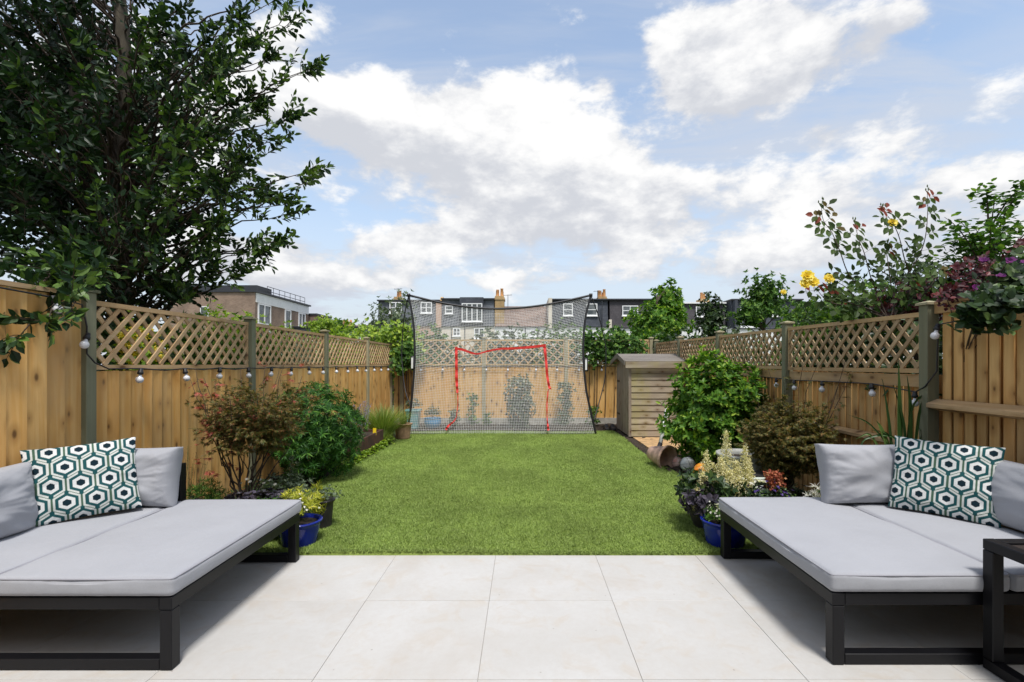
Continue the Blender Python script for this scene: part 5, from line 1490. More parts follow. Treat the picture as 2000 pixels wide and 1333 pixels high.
m = MB(); m.add([(-2.40, 10.2, .0), (-2.20, 10.2, .0), (-2.20, 10.4, .0), (-2.40, 10.4, .0), (-2.43, 10.17, .37), (-2.17, 10.17, .37), (-2.17, 10.43, .37), (-2.43, 10.43, .37)], [(0, 3, 2, 1), (0, 1, 5, 4), (1, 2, 6, 5), (2, 3, 7, 6), (3, 0, 4, 7), (4, 5, 6, 7)])
m.build('pot_body', M['pot_teal'], cb); m = MB(); m.cbox((-2.45, 10.15, .372), (-2.15, 10.45, .41), .006); m.build('rim', M['pot_teal'], cb)
low_clump('planter_herb', 'soft grey green plant in the tall square teal pot', 'plant', (-2.30, 10.3, .50), (.16, .14, .12), L['grey'], 110, 6, .04, .012, seed=16)
# lime groundcover tucked along the lawn edge
lb = LB('full')
n = 520; y = NR.uniform(6.1, 8.4, n); x = -2.255 + NR.normal(0, .035, n); zz = NR.uniform(.03, .13, n) * (1 - .4 * np.abs(x + 2.255) / .1)
rosettes(lb, np.stack([x, y, zz], -1), np.tile([0, 0, 1.], (n, 1)), 5, .036, .026, 1, .5)
props(lb.build('ground_cover', L['lime']), 'bright lime green ground cover along the left lawn edge', 'ground cover', kind='stuff')
lb = LB('strip')
n = 900; y = NR.uniform(3.7, 9.6, n); x = NR.uniform(-2.9, -2.33, n); zz = NR.uniform(.02, .10, n)
rosettes(lb, np.stack([x, y, zz], -1), np.tile([0, 0, 1.], (n, 1)), 5, .055, .014, 1, .5)
props(lb.build('border_undergrowth', L['dark']), 'dark low leaves covering the soil of the left border', 'undergrowth', kind='stuff')
lb = LB('strip')
n = 900; y = NR.uniform(3.7, 7.2, n); x = NR.uniform(1.98, 2.9, n); zz = NR.uniform(.02, .10, n)
rosettes(lb, np.stack([x, y, zz], -1), np.tile([0, 0, 1.], (n, 1)), 5, .055, .014, 1, .5)
props(lb.build('border_undergrowth', L['dark']), 'dark low leaves covering the soil of the right border', 'undergrowth', kind='stuff')

# ---- back border behind the net
t, P, D = shrub('jasmine_bush', 'tall bush dotted with white flowers behind the net', 'bush', (-.07, 10.40, .55), (.30, .30, .60), 0, 900, L['grey'], 'kite', 6, .055, .026, 31, stems=20, amp=.2)
lb = LB('kite'); sel = NR.choice(len(P), 210, replace=False); rosettes(lb, P[sel] + D[sel] * .03, D[sel], 5, .030, .020, 1.2, .1); lb.build('white_flowers', L['white'], t, kind='stuff')
def climber(label, x, y, h, r, mat, n, seed):
    t = thing('climber', label, 'climbing plant', (x, y, 0), 'young climbers on the back fence'); rs = np.random.default_rng(seed); lb = LB('kite'); m = MB()
    for k in range(4):
        pts = [(x + rs.normal(0, r * .4), y, h * q / 6 * (1 - .08 * k)) for q in range(7)]; m.tube(pts, .004, 4)
    z = rs.uniform(.03, h, n); P = np.stack([x + rs.normal(0, r * .55, n), y + rs.normal(0, .05, n), z], -1)
    rosettes(lb, P, rs.standard_normal((n, 3)) * .4 + np.array([0, -1, .3]), 4, .055, .032); m.build('stem', M['stem_green'], t); lb.build('foliage', mat, t)
climber('slim young climber left of centre at the foot of the back fence', -1.10, 10.80, .72, .10, L['mid'], 70, 1)
climber('tall leafy climber right of the white flowered bush', .92, 10.75, .95, .15, L['grey'], 170, 2)
climber('small climber by the right net foot', 1.52, 10.7, .42, .12, L['mid'], 60, 3)
climber('short green sprout near the middle post of the back fence', -.78, 10.6, .28, .07, L['mid'], 40, 4)
climber('bushy low climber beside the pale blue bowl', -1.52, 10.7, .34, .12, L['grey'], 60, 5)
# ---- right side
t, P, D = shrub('laurel_bush', 'big bright green bush with glossy leaves before the right fence', 'bush', (2.50, 6.30, .70), (.60, .58, .62), 0, 2300, L['laurel'], 'full', 6, .076, .036, 41, stems=34, fill=.32, up=.55, amp=.32, k=2.6)
lb = LB('full'); sel = NR.choice(len(P), 60, replace=False); sel = [i for i in sel if P[i][2] > .7]
m = MB()
for i in sel:
    b = P[i] + unit(D[i] * .5 + np.array([0, 0, 1.]) + NR.normal(0, .2, 3)) * R.uniform(.07, .22); m.tube([P[i], b], .003, 4)
    for k in range(7):
        q = P[i] + (b - P[i]) * (.3 + .7 * k / 6); lb.add(q, unit(rdir(1)[0] + np.array([0, 0, .7])), rdir(1)[0], .080, .036, R.uniform(.6, 1))
m.build('shoot_stem', M['stem_green'], t, kind='stuff'); lb.build('young_shoots', L['laurel'], t, kind='stuff')
maple('olive bronze japanese maple between the laurel bush and the right daybed', 2.50, 4.66, .12, (2.50, 4.66, .66), (.38, .36, .44), 330, L['maple_green'], L['maple_red'], 22,
      [pt(1600, 705, 4.6), pt(1570, 690, 4.7), pt(1500, 720, 4.8), pt(1640, 745, 4.5), pt(1620, 770, 4.5), pt(1530, 735, 4.7), pt(1660, 735, 4.4), pt(1655, 690, 4.5), pt(1480, 775, 4.9)])
low_clump('fuchsia', 'small leaved green plant between the maple and the right daybed', 'plant', (2.62, 4.0, .24), (.22, .16, .20), L['mid'], 240, 6, .03, .014, seed=51)
low_clump('silver_foliage', 'silvery white leaved plant behind the right daybed cushion', 'plant', (2.42, 3.95, .27), (.16, .10, .12), L['white'], 46, 6, .05, .006, seed=52)
# iris: each strap leaf by itself
ir = thing('strap_leaf_plant', 'dark green plant with tall sword leaves in front of the right fence', 'plant', (2.72, 3.7, 0))
Yi = 3.58
def strap_leaf(pts, w):
    q = smooth_poly([(a, b) for a, b in pts], 14); P = np.array([tuple(at(a, b, Yi + .02 * i / len(q))) for i, (a, b) in enumerate(q)])
    n_ = len(P); ww = 1.45 * w * np.clip(np.sin(np.linspace(.5, math.pi, n_)), .04, 1); d = unit(np.gradient(P, axis=0)); s_ = unit(np.stack([d[:, 2], .35 + 0 * d[:, 0], -d[:, 0]], -1))
    c_ = P + np.array([0, .006, 0]); V = np.concatenate([P - s_ * ww[:, None], c_, P + s_ * ww[:, None]]); i = np.arange(n_ - 1)
    Q = np.concatenate([np.stack([i, i + 1, i + 1 + n_, i + n_], -1), np.stack([i + n_, i + n_ + 1, i + 1 + 2 * n_, i + 2 * n_], -1)])
    mesh_np('leaf', V, [Q], L['iris'], ir, attrs={'v': (np.full(len(V), R.random()), 'FLOAT')})
for pts, w in (([(1757, 960), (1758, 860), (1757, 780), (1755, 705)], .020), ([(1775, 960), (1778, 850), (1778, 790), (1772, 735)], .018), ([(1745, 960), (1740, 860), (1733, 800), (1724, 742)], .011),
               ([(1765, 960), (1768, 880), (1764, 820), (1745, 752)], .012), ([(1740, 960), (1735, 880), (1722, 840), (1712, 822)], .017), ([(1780, 960), (1790, 850), (1800, 790), (1822, 757)], .012),
               ([(1770, 960), (1772, 860), (1785, 790), (1815, 770), (1850, 775), (1872, 788)], .008), ([(1735, 960), (1725, 900), (1700, 850), (1672, 858)], .008), ([(1748, 960), (1748, 900), (1735, 850), (1700, 840)], .007),
               ([(1750, 960), (1744, 890), (1700, 830), (1655, 810)], .006), ([(1760, 960), (1790, 880), (1800, 850), (1795, 835)], .007), ([(1768, 960), (1752, 860), (1690, 858), (1678, 900)], .006)):
    strap_leaf(pts, w)

# astilbe plumes in the dark pot
pot('tall_pot', 'tall dark grey pot with creamy plumes left of the right daybed', 'pot', (1.50, 4.02, 0), .155, .085, .34, 'pot_dark', .006, .025)
asb = thing('astilbe', 'creamy white feathery plumes rising from the tall dark grey pot', 'plant', (1.52, 4.05, .3))
def plume(px, py0, py1, wpx, Y):
    a = np.array(at(px + R.uniform(-4, 4), py1, Y)); b = np.array(at(px, py0, Y)); m = MB(); m.tube(curve_pts(a, b, (0, 0, 0), 6), np.linspace(.0035, .001, 6), 4)
    lb = LB('kite'); h = np.linalg.norm(b - a); r = wpx * Y / F / 2
    side = MB()
    for i in range(64):
        t = .10 + .90 * i / 64; th = i * 2.4; rr = 1.0 * r * (1 - t) ** .8 + .008; o = a + (b - a) * t
        e = o + np.array((math.cos(th) * rr, math.sin(th) * rr, rr * .9)); m.tube([o, e], [.0009, .0005], 3, caps=False)
        k = int(9 + 24 * rr / max(r, .01)); s = NR.random(k)[:, None] ** .7; pp = o + (e - o) * s + NR.normal(0, .006, (k, 3)); lb.add(pp, rdir(k), rdir(k), .012, .0075)
    st_ = m.build('plume_stem', M['stem_green'], asb); lb.build('plume', L['cream'], asb)
for a in ((1418, 842, 960, 40, 4.05), (1455, 872, 970, 36, 4.10), (1380, 882, 985, 34, 3.98), (1408, 895, 985, 40, 3.98), (1438, 900, 990, 38, 4.0), (1400, 930, 1000, 36, 3.92), (1372, 925, 1000, 34, 3.9), (1442, 935, 1000, 40, 3.95),
          (1425, 920, 990, 42, 3.93), (1362, 955, 1010, 26, 3.85), (1462, 895, 985, 24, 4.15), (1392, 905, 990, 30, 4.05)): plume(*a)
lbq = LB('full'); P, D = blob_points((1.52, 4.02, .33), (.24, .22, .14), 330, 77, .4); rosettes(lbq, P, D, 4, .06, .03); lbq.build('foliage', L['dark'], asb)
lbq = LB('full'); P, D = blob_points((1.40, 3.85, .28), (.14, .12, .10), 90, 78, .4); rosettes(lbq, P, D, 4, .055, .032)
o_ = lbq.build('grey_leaf_plant', L['purple']); props(o_, 'grey purple leaves spilling over the rim of the tall dark pot', 'plant')
pot('plant_pot', 'glossy cobalt blue pot behind the right daybed leg', 'pot', (1.50, 3.655, 0), .165, .130, .20, 'pot_blue', .010, group='blue pots')
low_clump('pot_flowers', 'tiny white flowers in the right blue pot', 'flowers', (1.44, 3.60, .275), (.09, .08, .085), L['white'], 34, 5, .014, .010, 'kite', seed=62)
low_clump('pot_greens', 'low green leaves in the right blue pot', 'plant', (1.46, 3.64, .22), (.12, .11, .07), L['mid'], 80, 6, .032, .014, seed=63)
low_clump('violet_flowers', 'small dark violet flowers behind the right daybed cushion', 'flowers', (1.98, 3.98, .31), (.20, .10, .08), leaf_mat('petal_violet', (.03, .012, .10), (.07, .03, .22), (.13, .07, .35)), 60, 5, .02, .016, 'kite', seed=64)
low_clump('violet_leaves', 'dark green leaves under the violet flowers', 'plant', (1.98, 4.02, .24), (.26, .15, .12), L['dark'], 200, 6, .04, .018, seed=65)
low_clump('white_bloom', 'pale white bloom beside the violet flowers', 'flowers', (1.92, 4.0, .37), (.07, .05, .035), L['white'], 26, 5, .022, .016, 'kite', seed=66)
# hydrangea-like rusty head
lb = LB('kite'); rh = thing('rusty_flower_head', 'block of rusty red blossom in front of the olive maple', 'flowers', (2.07, 4.0, .1))
n = 420; p0 = np.array(at(1512, 940, 4.0)); P = p0 + NR.uniform(-1, 1, (n, 3)) * np.array((.062, .05, .075)); P[:, 0] += (P[:, 2] - p0[2]) * -.15
lb.add(P, rdir(n), rdir(n), .026, .020); lb.build('petals', L['rusty'], rh); m = MB(); m.tube([(p0[0], p0[1], .05), tuple(p0)], .005, 5); m.build('stalk', M['stem'], rh)
# pale ribbed planter and white pot behind
rp = thing('ribbed_planter', 'pale green grey metal planter with ribs behind the cream plumes', 'planter', (1.98, 4.5, 0))
for k in range(4):
    z = .05 + k * .075; m = MB(); m.cbox((1.80, 4.45, z), (2.30, 4.70, z + .050), .016); m.build('rib', M['steel_plant'], rp)
m = MB(); m.box((1.815, 4.465, 0), (2.285, 4.685, .338)); m.build('planter_body', M['pot_dark'], rp)
pot('maple_pot', 'pale grey tub holding the olive maple', 'pot', (2.27, 5.05, 0), .26, .22, .44, 'pot_white', .012)

# ---- toys and poles at the lawn edge
tp = thing('tipped_pot', 'pale pink terracotta pot lying on its side at the right lawn edge', 'pot', (1.80, 6.45, 0))
prof = [(.02, 0), (.085, 0), (.10, .05), (.125, .15), (.145, .24), (.152, .27), (.168, .27), (.170, .30), (.150, .302), (.140, .26), (.115, .14), (.09, .02), (.02, .016)]
m = MB(); m.lathe((0, 0, 0), prof, 28); M_ = frame_xf((1.72, 6.60, .165), (0, 0, 1), (.50, -.86, -.10)); m.build('pot_body', M['pot_pink'], tp, smooth=True, xf=M_)
def uv_ball(name, label, c, r, mats, cat='ball', group='toys at the lawn edge'):
    t = thing(name, label, cat, c, group); n, k = 20, 14
    V = [(c[0] + r * math.sin(math.pi * j / k) * math.cos(2 * math.pi * i / n), c[1] + r * math.sin(math.pi * j / k) * math.sin(2 * math.pi * i / n), c[2] + r * math.cos(math.pi * j / k)) for j in range(k + 1) for i in range(n)]
    Q = [(j * n + i, (j + 1) * n + i, (j + 1) * n + (i + 1) % n, j * n + (i + 1) % n) for j in range(k) for i in range(n)]
    return t, mesh_np('ball_surface', V, [np.array(Q)], mats, t, smooth=True)
def patch_mat(name, cols, scale):
    m, N, p = base_mat(name); pos = N.new('ShaderNodeNewGeometry').outputs['Position']
    v = N.new('ShaderNodeTexVoronoi'); v.inputs['Scale'].default_value = scale; N.put(v.inputs['Vector'], pos)
    s = N.new('ShaderNodeSeparateColor'); N.put(s.inputs[0], v.outputs['Color'])
    c = N.mix(N.math('GREATER_THAN', s.outputs[0], .45), cols[0], cols[1]); c = N.mix(N.math('GREATER_THAN', s.outputs[1], .72), c, cols[2])
    N.put(p.inputs['Base Color'], c); p.inputs['Roughness'].default_value = .45; return m
def seams(t, c, r, mat):
    for ax in ((1, 0, .3), (.2, 1, .4), (0, .3, 1)):
        M_ = frame_xf(c, (0.01, .3, 1) if abs(ax[2]) < .9 else (1, 0, 0), ax); m = MB(); m.tube([(r * 1.001 * math.cos(a), r * 1.001 * math.sin(a), 0) for a in np.linspace(0, 2 * math.pi, 25)], .002, 4, caps=False); m.build('seam', mat, t, xf=M_)
t, o = uv_ball('play_ball', 'white and yellow panelled ball behind the orange ball', (2.06, 6.15, .095), .095, patch_mat('ball_white', ((.70, .70, .66), (.62, .64, .66), (.75, .62, .10)), 9)); seams(t, (2.06, 6.15, .095), .095, M['pot_dark'])
t, o = uv_ball('play_ball', 'orange ball tucked against the cream plumes', (2.08, 5.72, .10), .10, M['ball_orange']); seams(t, (2.08, 5.72, .10), .10, M['yellow'])
t, o = uv_ball('play_ball', 'pink speckled ball beside the tipped pot', (2.00, 6.32, .085), .085, patch_mat('ball_pink', ((.55, .28, .26), (.62, .42, .38), (.10, .03, .05)), 16)); seams(t, (2.00, 6.32, .085), .085, M['pot_dark'])
bt = thing('leaning_pole', 'grey white pole with black foot leaning in the laurel bush', 'pole', (1.87, 7.35, 0))
a, b, c_ = at(1283, 886, 7.3), at(1290, 866, 7.4), at(1303, 800, 7.65)
m = MB(); m.tube([tuple(b), tuple(c_)], .030, 12); m.build('shaft', M['white_paint'], bt, smooth=True); m = MB(); m.tube([tuple(a), tuple(b - (c_ - b) * .01)], [.033, .034], 12); m.build('foot_grip', M['pole_black'], bt, smooth=True)
bt = thing('short_post', 'short white post standing at the foot of the laurel bush', 'post', (2.10, 6.95, 0))
p = at(1316, 893, 6.9); m = MB(); m.tube([(p.x, 6.9, .01), (p.x + .01, 6.9, .16)], .034, 12); m.build('shaft', M['white_paint'], bt, smooth=True)
m = MB(); m.lathe((p.x + .01, 6.9, .16), [(.036, 0), (.036, .012), (.02, .016), (.002, .017)], 12); m.build('end_cap', M['white_frame'], bt)
wb = thing('shoes', 'dark pair of garden shoes left beside the shed', 'shoes', (1.74, 10.0, 0))
for k in range(2):
    V, Q = round_box((.05, .13, .045), .04, 8, .0); V[:, 2] += .048; V[:, 2] *= np.where(V[:, 1] > 0, 1.4, .8); V[:, 0] += 1.70 + k * .13; V[:, 1] += 10.0; mesh_np('shoe', V, [Q], M['pot_dark'], wb, smooth=True)

# ---- planting beyond the fences
def far_tree(label, c, r, zb, n, mat, L_=.16, W_=.09, seed=1, per=5, name='garden_tree', cat='tree', group='trees beyond the fences', tr=.07, amp=.45, k=2.4, fill=.45, top=None):
    t = thing(name, label, cat, (c[0], c[1], 0), group); P, D = blob_points(c, r, n, seed, fill, k, amp)
    if top is not None:
        P2, D2 = blob_points(top[0], top[1], int(n * .6), seed + 9, fill, k, amp); P = np.concatenate([P, P2]); D = np.concatenate([D, D2])
    P = P[P[:, 2] > zb]; D = D[:len(P)]
    lb = LB('kite'); rosettes(lb, P, D, per, L_, W_, 1.0, .2); lb.build('crown', mat, t)
    tz = (top[0][2] if top is not None else c[2]) + r[2] * .3
    m = MB(); q = smooth_poly(np.array([(c[0], c[1], -.05), (c[0] + .05, c[1], c[2] * .4), (c[0] - .05, c[1], c[2]), (c[0], c[1], tz)]), 16); m.tube(q, np.linspace(tr, tr * .3, len(q)), 7); m.build('trunk', M['stem'], t, smooth=True)
    m = MB()
    for i in NR.choice(len(P), 26, replace=False):
        zz = max(.3, min(P[i][2] - .5, tz)); m.tube(curve_pts((c[0], c[1], zz), P[i], (0, 0, .1), 6), np.linspace(tr * .35, tr * .08, 6), 4)
    m.build('branch', M['stem'], t); return t
def A(px, py, Y): return tuple(at(px, py, Y))
far_tree('loose grey green tree left of the net, beyond the back fence', A(765, 648, 17), (.85, .8, 1.05), 1.0, 1100, L['grey'], .12, .055, 101, amp=.6, k=2.0, fill=.7)
far_tree('dense tree with bright leaves and a taller dark top right of the net', A(1283, 645, 17), (.98, .9, .85), .8, 1300, L['laurel'], .15, .09, 102, top=(A(1302, 595, 17.6), (.48, .5, .62)), amp=.4)
far_tree('narrow dark tree in front of the white edged loft', A(1392, 630, 17), (.38, .4, .85), .8, 620, L['dark'], .13, .08, 103, amp=.5)
far_tree('airy green tree right of the narrow dark tree', A(1492, 582, 15), (.55, .6, .66), .8, 620, L['mid'], .13, .08, 104, top=(A(1465, 615, 14.5), (.35, .5, .28)), amp=.6, fill=.6)
far_tree('spreading green tree behind the yellow roses', A(1580, 628, 12), (.66, .7, .42), .8, 900, L['mid'], .085, .05, 105, amp=.45)
far_tree('mixed green shrub behind the middle of the right fence', A(1640, 645, 9), (.9, .6, .48), .6, 1300, L['dark'], .07, .04, 106, amp=.35, name='tall_shrub', cat='shrub')
far_tree('small round green tree left of the loose tree', A(632, 640, 20), (.55, .5, .42), .8, 420, L['lime'], .12, .06, 107, amp=.4)
far_tree('tiny distant tree at the end of the flats', A(655, 640, 30), (.8, .6, .5), .8, 300, L['mid'], .16, .1, 108, amp=.4)
hedge = [(-4.2, 12.6, 1.0, 'leafy shrub rising behind the left end of the back trellis', 'lime', 1.15), (-2.6, 13.0, 1.0, 'shrub behind the back trellis left of the strap goal', 'mid', 1.05), (-.7, 13.2, 1.1, 'shrub behind the middle of the back trellis', 'grey', .98),
         (1.0, 13.0, 1.0, 'tall shrub behind the net top right', 'mid', 1.12), (2.6, 12.8, .95, 'shrub behind the back trellis above the shed', 'mid', 1.0), (4.4, 13.2, 1.1, 'broad shrub behind the right corner of the garden', 'dark', 1.0)]
for i, (x, y, r, lab, mt, zc) in enumerate(hedge):
    far_tree(lab, (x, y, zc + .14), (r, .7, 1.06), .05, 1500, L[mt], .11, .06, 120 + i, name='hedge_shrub', cat='shrub', group='shrubs beyond the back fence', amp=.3, tr=.04)
def creeper(label, pts, n, mat, Y, sp=.14, L_=.075, W_=.06, seed=1):
    t = thing('creeper', label, 'climbing plant', (at(*pts[0], Y).x, Y, 0), 'creepers on the trellis'); rs = np.random.default_rng(seed); lb = LB('full'); m = MB()
    for (px, py) in pts:
        c = np.array(at(px, py, Y)); P = c + rs.normal(0, 1, (n, 3)) * np.array((sp, .06, sp)); rosettes(lb, P, np.tile([0, -1., .5], (n, 1)), 3, L_, W_)
        m.tube(curve_pts((c[0], Y + .1, 0.02), c, (.05, 0, .1), 8), .008, 4)
    lb.build('foliage', mat, t); m.build('stem', M['stem'], t)
creeper('bright creeper hanging over the back left corner of the trellis', [(790, 650), (775, 662), (800, 672), (760, 655), (795, 700), (730, 655)], 60, L['lime'], 10.9, .15, seed=1)
creeper('dark leaved creeper hanging at the back trellis left of the net pole', [(792, 690), (785, 715), (800, 690)], 60, L['mid'], 10.75, .12, seed=3)
creeper('dense creeper over the back trellis right of the net', [(1150, 668), (1165, 665), (1160, 690), (1182, 690), (1200, 668), (1215, 672), (1240, 675)], 60, L['mid'], 10.9, .14, seed=2)

# behind the left trellis
lt_ = [(-3.75, 4.4, .95, .45, 'dark', 'dark leafy shrub right behind the first left trellis panel'), (-3.9, 5.6, 1.05, .6, 'mid', 'green shrub behind the left trellis below the tree'), (-3.8, 6.9, 1.1, .6, 'mid', 'green shrub behind the second left trellis panel'),
       (-3.8, 8.4, 1.05, .6, 'grey', 'grey green shrub behind the third left trellis panel'), (-3.9, 9.9, 1.1, .6, 'lime', 'light green shrub behind the last left trellis panel')]
for i, (x, y, zc, r, mt, lab) in enumerate(lt_):
    far_tree(lab, (x, y, zc), (.5, r + .15, .80), .05, 950, L[mt], .075, .045, 140 + i, name='side_shrub', cat='shrub', group='shrubs beyond the left fence', amp=.35, tr=.03)
t = far_tree('tall shrub with light tips showing above the left trellis', A(445, 668, 8.2), (.75, .5, .50), .6, 620, L['lime'], .09, .035, 150, name='tall_shrub', cat='shrub', amp=.5)
far_tree('slender light green shrub tops above the second left trellis post', A(560, 680, 10), (.75, .5, .42), .6, 420, L['lime'], .09, .035, 151, name='tall_shrub', cat='shrub', amp=.6)
yf = thing('yellow_flower_shrub', 'shrub with bright yellow flowers seen through the first left trellis panel', 'shrub', (-3.5, 4.3, 0))
lb = LB('kite')
for px, py in ((258, 672), (246, 690), (292, 672), (262, 705), (300, 690), (252, 655), (282, 655), (240, 665)):
    c = np.array(at(px, py, 4.3)); k = 26; rosettes(lb, c + NR.normal(0, .045, (k, 3)), rdir(k), 5, .028, .018)
lb.build('flowers', L['yellow'], yf); lb = LB('full'); P, D = blob_points((-3.45, 4.35, 1.25), (.35, .25, .45), 220, 9); rosettes(lb, P, D, 4, .06, .03); lb.build('foliage', L['lime'], yf)
m = MB(); m.tube([(-3.45, 4.35, 0), (-3.4, 4.3, 1.2)], .012, 5); m.build('stem', M['stem'], yf)
# behind the right trellis
rt_ = [(3.55, 4.2, .85, 'dark', 'dark shrub right behind the first right trellis panel'), (3.6, 5.4, .85, 'dark', 'dark green shrub behind the first right trellis post'), (3.7, 6.7, .85, 'mid', 'green shrub behind the second right trellis panel'),
       (3.7, 8.1, .85, 'grey', 'grey green shrub behind the third right trellis panel'), (3.8, 9.6, .85, 'mid', 'green shrub behind the far end of the right trellis')]
for i, (x, y, zc, mt, lab) in enumerate(rt_):
    far_tree(lab, (x, y, zc + .14), (.45, .85, .86), .05, 1500, L[mt], .07, .04, 160 + i, name='side_shrub', cat='shrub', group='shrubs beyond the right fence', amp=.35, tr=.03)
far_tree('dark red leaved shrub low behind the rose at the right fence', A(1790, 600, 4.6), (.30, .3, .22), .8, 420, L['burgundy'], .045, .03, 171, name='red_shrub', cat='shrub', amp=.4, tr=.02)
far_tree('leafy green shrub behind the rose above the right fence', A(1700, 610, 5.6), (.85, .4, .36), .8, 900, L['mid'], .055, .034, 172, name='tall_shrub', cat='shrub', amp=.45, tr=.03)
far_tree('fine leaved green shrub between the rose and the tall right bush', A(1800, 570, 5.2), (.42, .4, .42), .8, 620, L['dark'], .05, .026, 173, name='tall_shrub', cat='shrub', amp=.5, tr=.03)

# climbing rose with long canes
ro = thing('climbing_rose', 'climbing rose with long reddish canes rising above the right fence', 'rose', (3.2, 4.35, 0)); Yo = 4.3
def cane(pts, r=.006, leaves=8, bud=True, side=True):
    q = smooth_poly(pts, 24); P = np.array([tuple(at(a, b, Yo + .05 * math.sin(i * .3))) for i, (a, b) in enumerate(q)]); m = MB(); m.tube(P, np.linspace(r, .002, len(P)), 5); m.build('cane', M['stem'], ro, smooth=True)
    for k in range(leaves):
        i = int(len(P) * (.30 + .68 * k / leaves)); i = min(i, len(P) - 2); d = unit(P[i + 1] - P[i]); s = unit(np.cross(d, (0, 1, 0))) * (1 if k % 2 else -1)
        ax = unit(s * .9 + d * .45 + NR.normal(0, .2, 3)); ln = R.uniform(.07, .12); tip_ = k > leaves * .72
        m = MB(); m.tube([P[i], P[i] + ax * ln], [.0016, .001], 3); m.build('leaf_stalk', M['stem'], ro)
        sd = unit(np.cross(ax, (0.1, -1, .25)))
        for o, dd in ((1.0, ax), (.62, unit(ax * .4 + sd)), (.62, unit(ax * .4 - sd)), (.28, unit(ax * .3 + sd)), (.28, unit(ax * .3 - sd)))[:(5 if R.random() < .6 else 3)]:
            leaf_part('full', L['rose'], Vector(P[i] + ax * ln * o), dd + np.array((0, 0, -.15)), np.array((R.uniform(-.4, .4), -.8, R.uniform(.2, .9))), R.uniform(.062, .092), R.uniform(.036, .052), ro, vi=R.choice((5, 6)) if tip_ and R.random() < .6 else R.randrange(5))
    if bud:
        for k in range(4):
            e = P[-1] + np.array((R.uniform(-.03, .03), 0, R.uniform(.02, .055))); m = MB(); m.tube([P[-1], e], .0012, 3); m.tube([e, e + (0, 0, .008), e + (0, 0, .018), e + (0, 0, .026)], [.002, .0055, .0045, .0008], 6); m.build('rose_bud', M['stem_green'], ro)
cane([(1735, 625), (1700, 580), (1660, 540), (1640, 490), (1625, 455), (1608, 430), (1604, 402)], leaves=11)
cane([(1735, 625), (1712, 570), (1700, 540), (1688, 495), (1678, 470), (1670, 440)], leaves=9)
cane([(1738, 625), (1760, 560), (1795, 500), (1808, 460), (1812, 410), (1811, 378)], leaves=9)
cane([(1745, 625), (1775, 550), (1765, 500), (1755, 460), (1740, 430), (1723, 412)], leaves=9)
cane([(1750, 625), (1742, 570), (1735, 520), (1730, 480)], leaves=7)
cane([(1740, 625), (1690, 600), (1650, 560), (1620, 548)], leaves=7, bud=False)
cane([(1740, 625), (1670, 600), (1620, 590), (1590, 560)], leaves=8, bud=False)
cane([(1745, 625), (1800, 580), (1830, 540), (1835, 520)], leaves=7, bud=False)
cane([(1745, 625), (1700, 605), (1655, 590), (1640, 575)], leaves=8, bud=False)
cane([(1748, 625), (1770, 590), (1780, 560), (1790, 545)], leaves=7, bud=False)
for px, py, s in ((1577, 540, 1.35), (1588, 552, 1.2), (1572, 555, 1.1), (1619, 545, 1.1), (1743, 436, 1.0), (1530, 571, .6)):
    c = np.array(at(px, py, Yo - .02)); lb = LB('full')
    for ring, (n_, rr, upk) in enumerate(((9, .046, .25), (7, .036, .8), (5, .024, 1.6))):
        th = np.arange(n_) * 2 * math.pi / n_ + ring; ax = unit(np.array([-.2, -.85, .35])); a = unit(np.cross(ax, (0, 0, 1))); b = np.cross(ax, a)
        rd = a * np.cos(th)[:, None] + b * np.sin(th)[:, None]; lb.add(np.tile(c, (n_, 1)), unit(rd + ax * upk), unit(ax - rd * .5), rr * s, rr * .95 * s)
    lb.build('rose_bloom', L['yellow'], ro)
    m = MB(); m.tube([tuple(c), tuple(c + (.03, .03, -.08))], .002, 4); m.build('flower_stalk', M['stem'], ro)

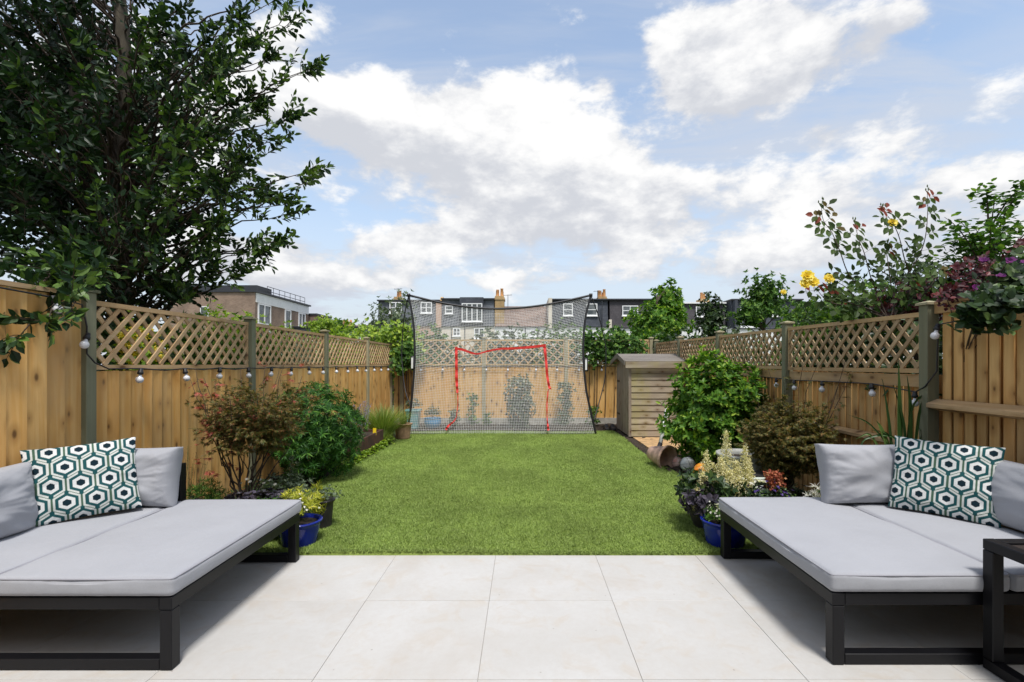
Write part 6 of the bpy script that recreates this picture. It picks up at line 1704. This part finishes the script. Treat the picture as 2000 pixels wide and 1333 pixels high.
# big shrub with layered sprays at the right edge
hb = thing('hazel_bush', 'tall green bush with arching sprays at the right edge of the picture', 'bush', (4.5, 4.7, 0)); lb = LB('full'); m = MB(); Yh_ = 4.6
for px, py in [(1845, 425), (1870, 430), (1925, 368), (1945, 385), (1990, 378), (2020, 360), (1880, 470), (1850, 470), (1900, 480), (1935, 430), (1965, 410), (2000, 430), (1835, 500), (1860, 515), (1890, 520), (1920, 500), (1950, 480), (1985, 480), (2010, 500), (2040, 450),
               (1970, 450), (1905, 445), (1865, 545), (1900, 550), (1940, 530), (1980, 540), (2030, 560), (2060, 420), (1960, 560), (1925, 570), (1990, 590), (1880, 575), (2070, 520)]:
    Y = Yh_ + R.uniform(-.35, .35); b = np.array(at(px, py, Y)); a = np.array((4.45, 4.7, max(.3, b[2] - R.uniform(.4, .8)))); cp = curve_pts(a, b, (0, 0, .22), 12); m.tube(cp, np.linspace(.010, .0018, 12), 5)
    for k in range(58):
        f = R.uniform(4, 11); i = int(f); o = cp[min(i, 10)] + NR.normal(0, .055, 3) * np.array((1, 1, .55)); d = unit((cp[min(i, 10) + 1] - cp[min(i, 10)]) * 6 + NR.normal(0, .8, 3) * np.array((1, 1, .35)))
        lb.add(o, d, unit(np.array((0, -.15, 1.)) + NR.normal(0, .3, 3)), R.uniform(.055, .085), R.uniform(.034, .052))
m.build('branch', M['stem'], hb, smooth=True); m = MB(); m.tube([(4.45, 4.7, 0), (4.45, 4.7, 2.2)], .03, 7); m.build('trunk', M['stem'], hb)
lb.build('foliage', L['mid'], hb)
# clematis over the near right fence
cl = thing('clematis', 'magenta flowered climber with dark red leaves spilling over the right fence', 'climbing plant', (3.1, 3.4, 0)); m = MB(); lr = LB('full'); lg = LB('full'); lf = LB('full')
def pad(lb, px, py, Y, n, sp, L_, W_, per=3):
    c = np.array(at(px, py, Y)); P = c + NR.normal(0, 1, (n, 3)) * np.array((sp, .06, sp)); rosettes(lb, P, np.tile([-.3, -1., .5], (n, 1)), per, L_, W_)
    m.tube(curve_pts((3.12, 3.5, 1.3), c, (0, 0, .15), 6), .0035, 4)
for px, py in ((1885, 530), (1905, 520), (1925, 535), (1890, 555), (1915, 560), (1880, 580), (1850, 585), (1930, 555), (1860, 572), (1990, 480)): pad(lr, px, py, 3.35, 16, .035, .040, .026)
for px, py in ((1960, 590), (1990, 600), (1940, 610), (1925, 590), (1975, 560), (1995, 570), (1950, 575), (1930, 630), (1915, 615), (1985, 530), (1965, 540), (2010, 590), (1925, 600)): pad(lg, px, py, 2.86 if py > 585 else 3.2, 26, .045, .062, .042)
for px, py in ((1938, 505), (1962, 520), (1950, 545), (1925, 560), (1905, 565), (1968, 512)):
    lf = LB('full'); pad(lf, px, py, 3.15, 1, .008, .034, .026, 9); lf.build('flower', L['magenta'], cl)
lr.build('red_leaves', L['burgundy'], cl); lg.build('green_leaves', L['dark'], cl); m.build('stem', M['stem'], cl)
print('meshes', len(bpy.data.objects))
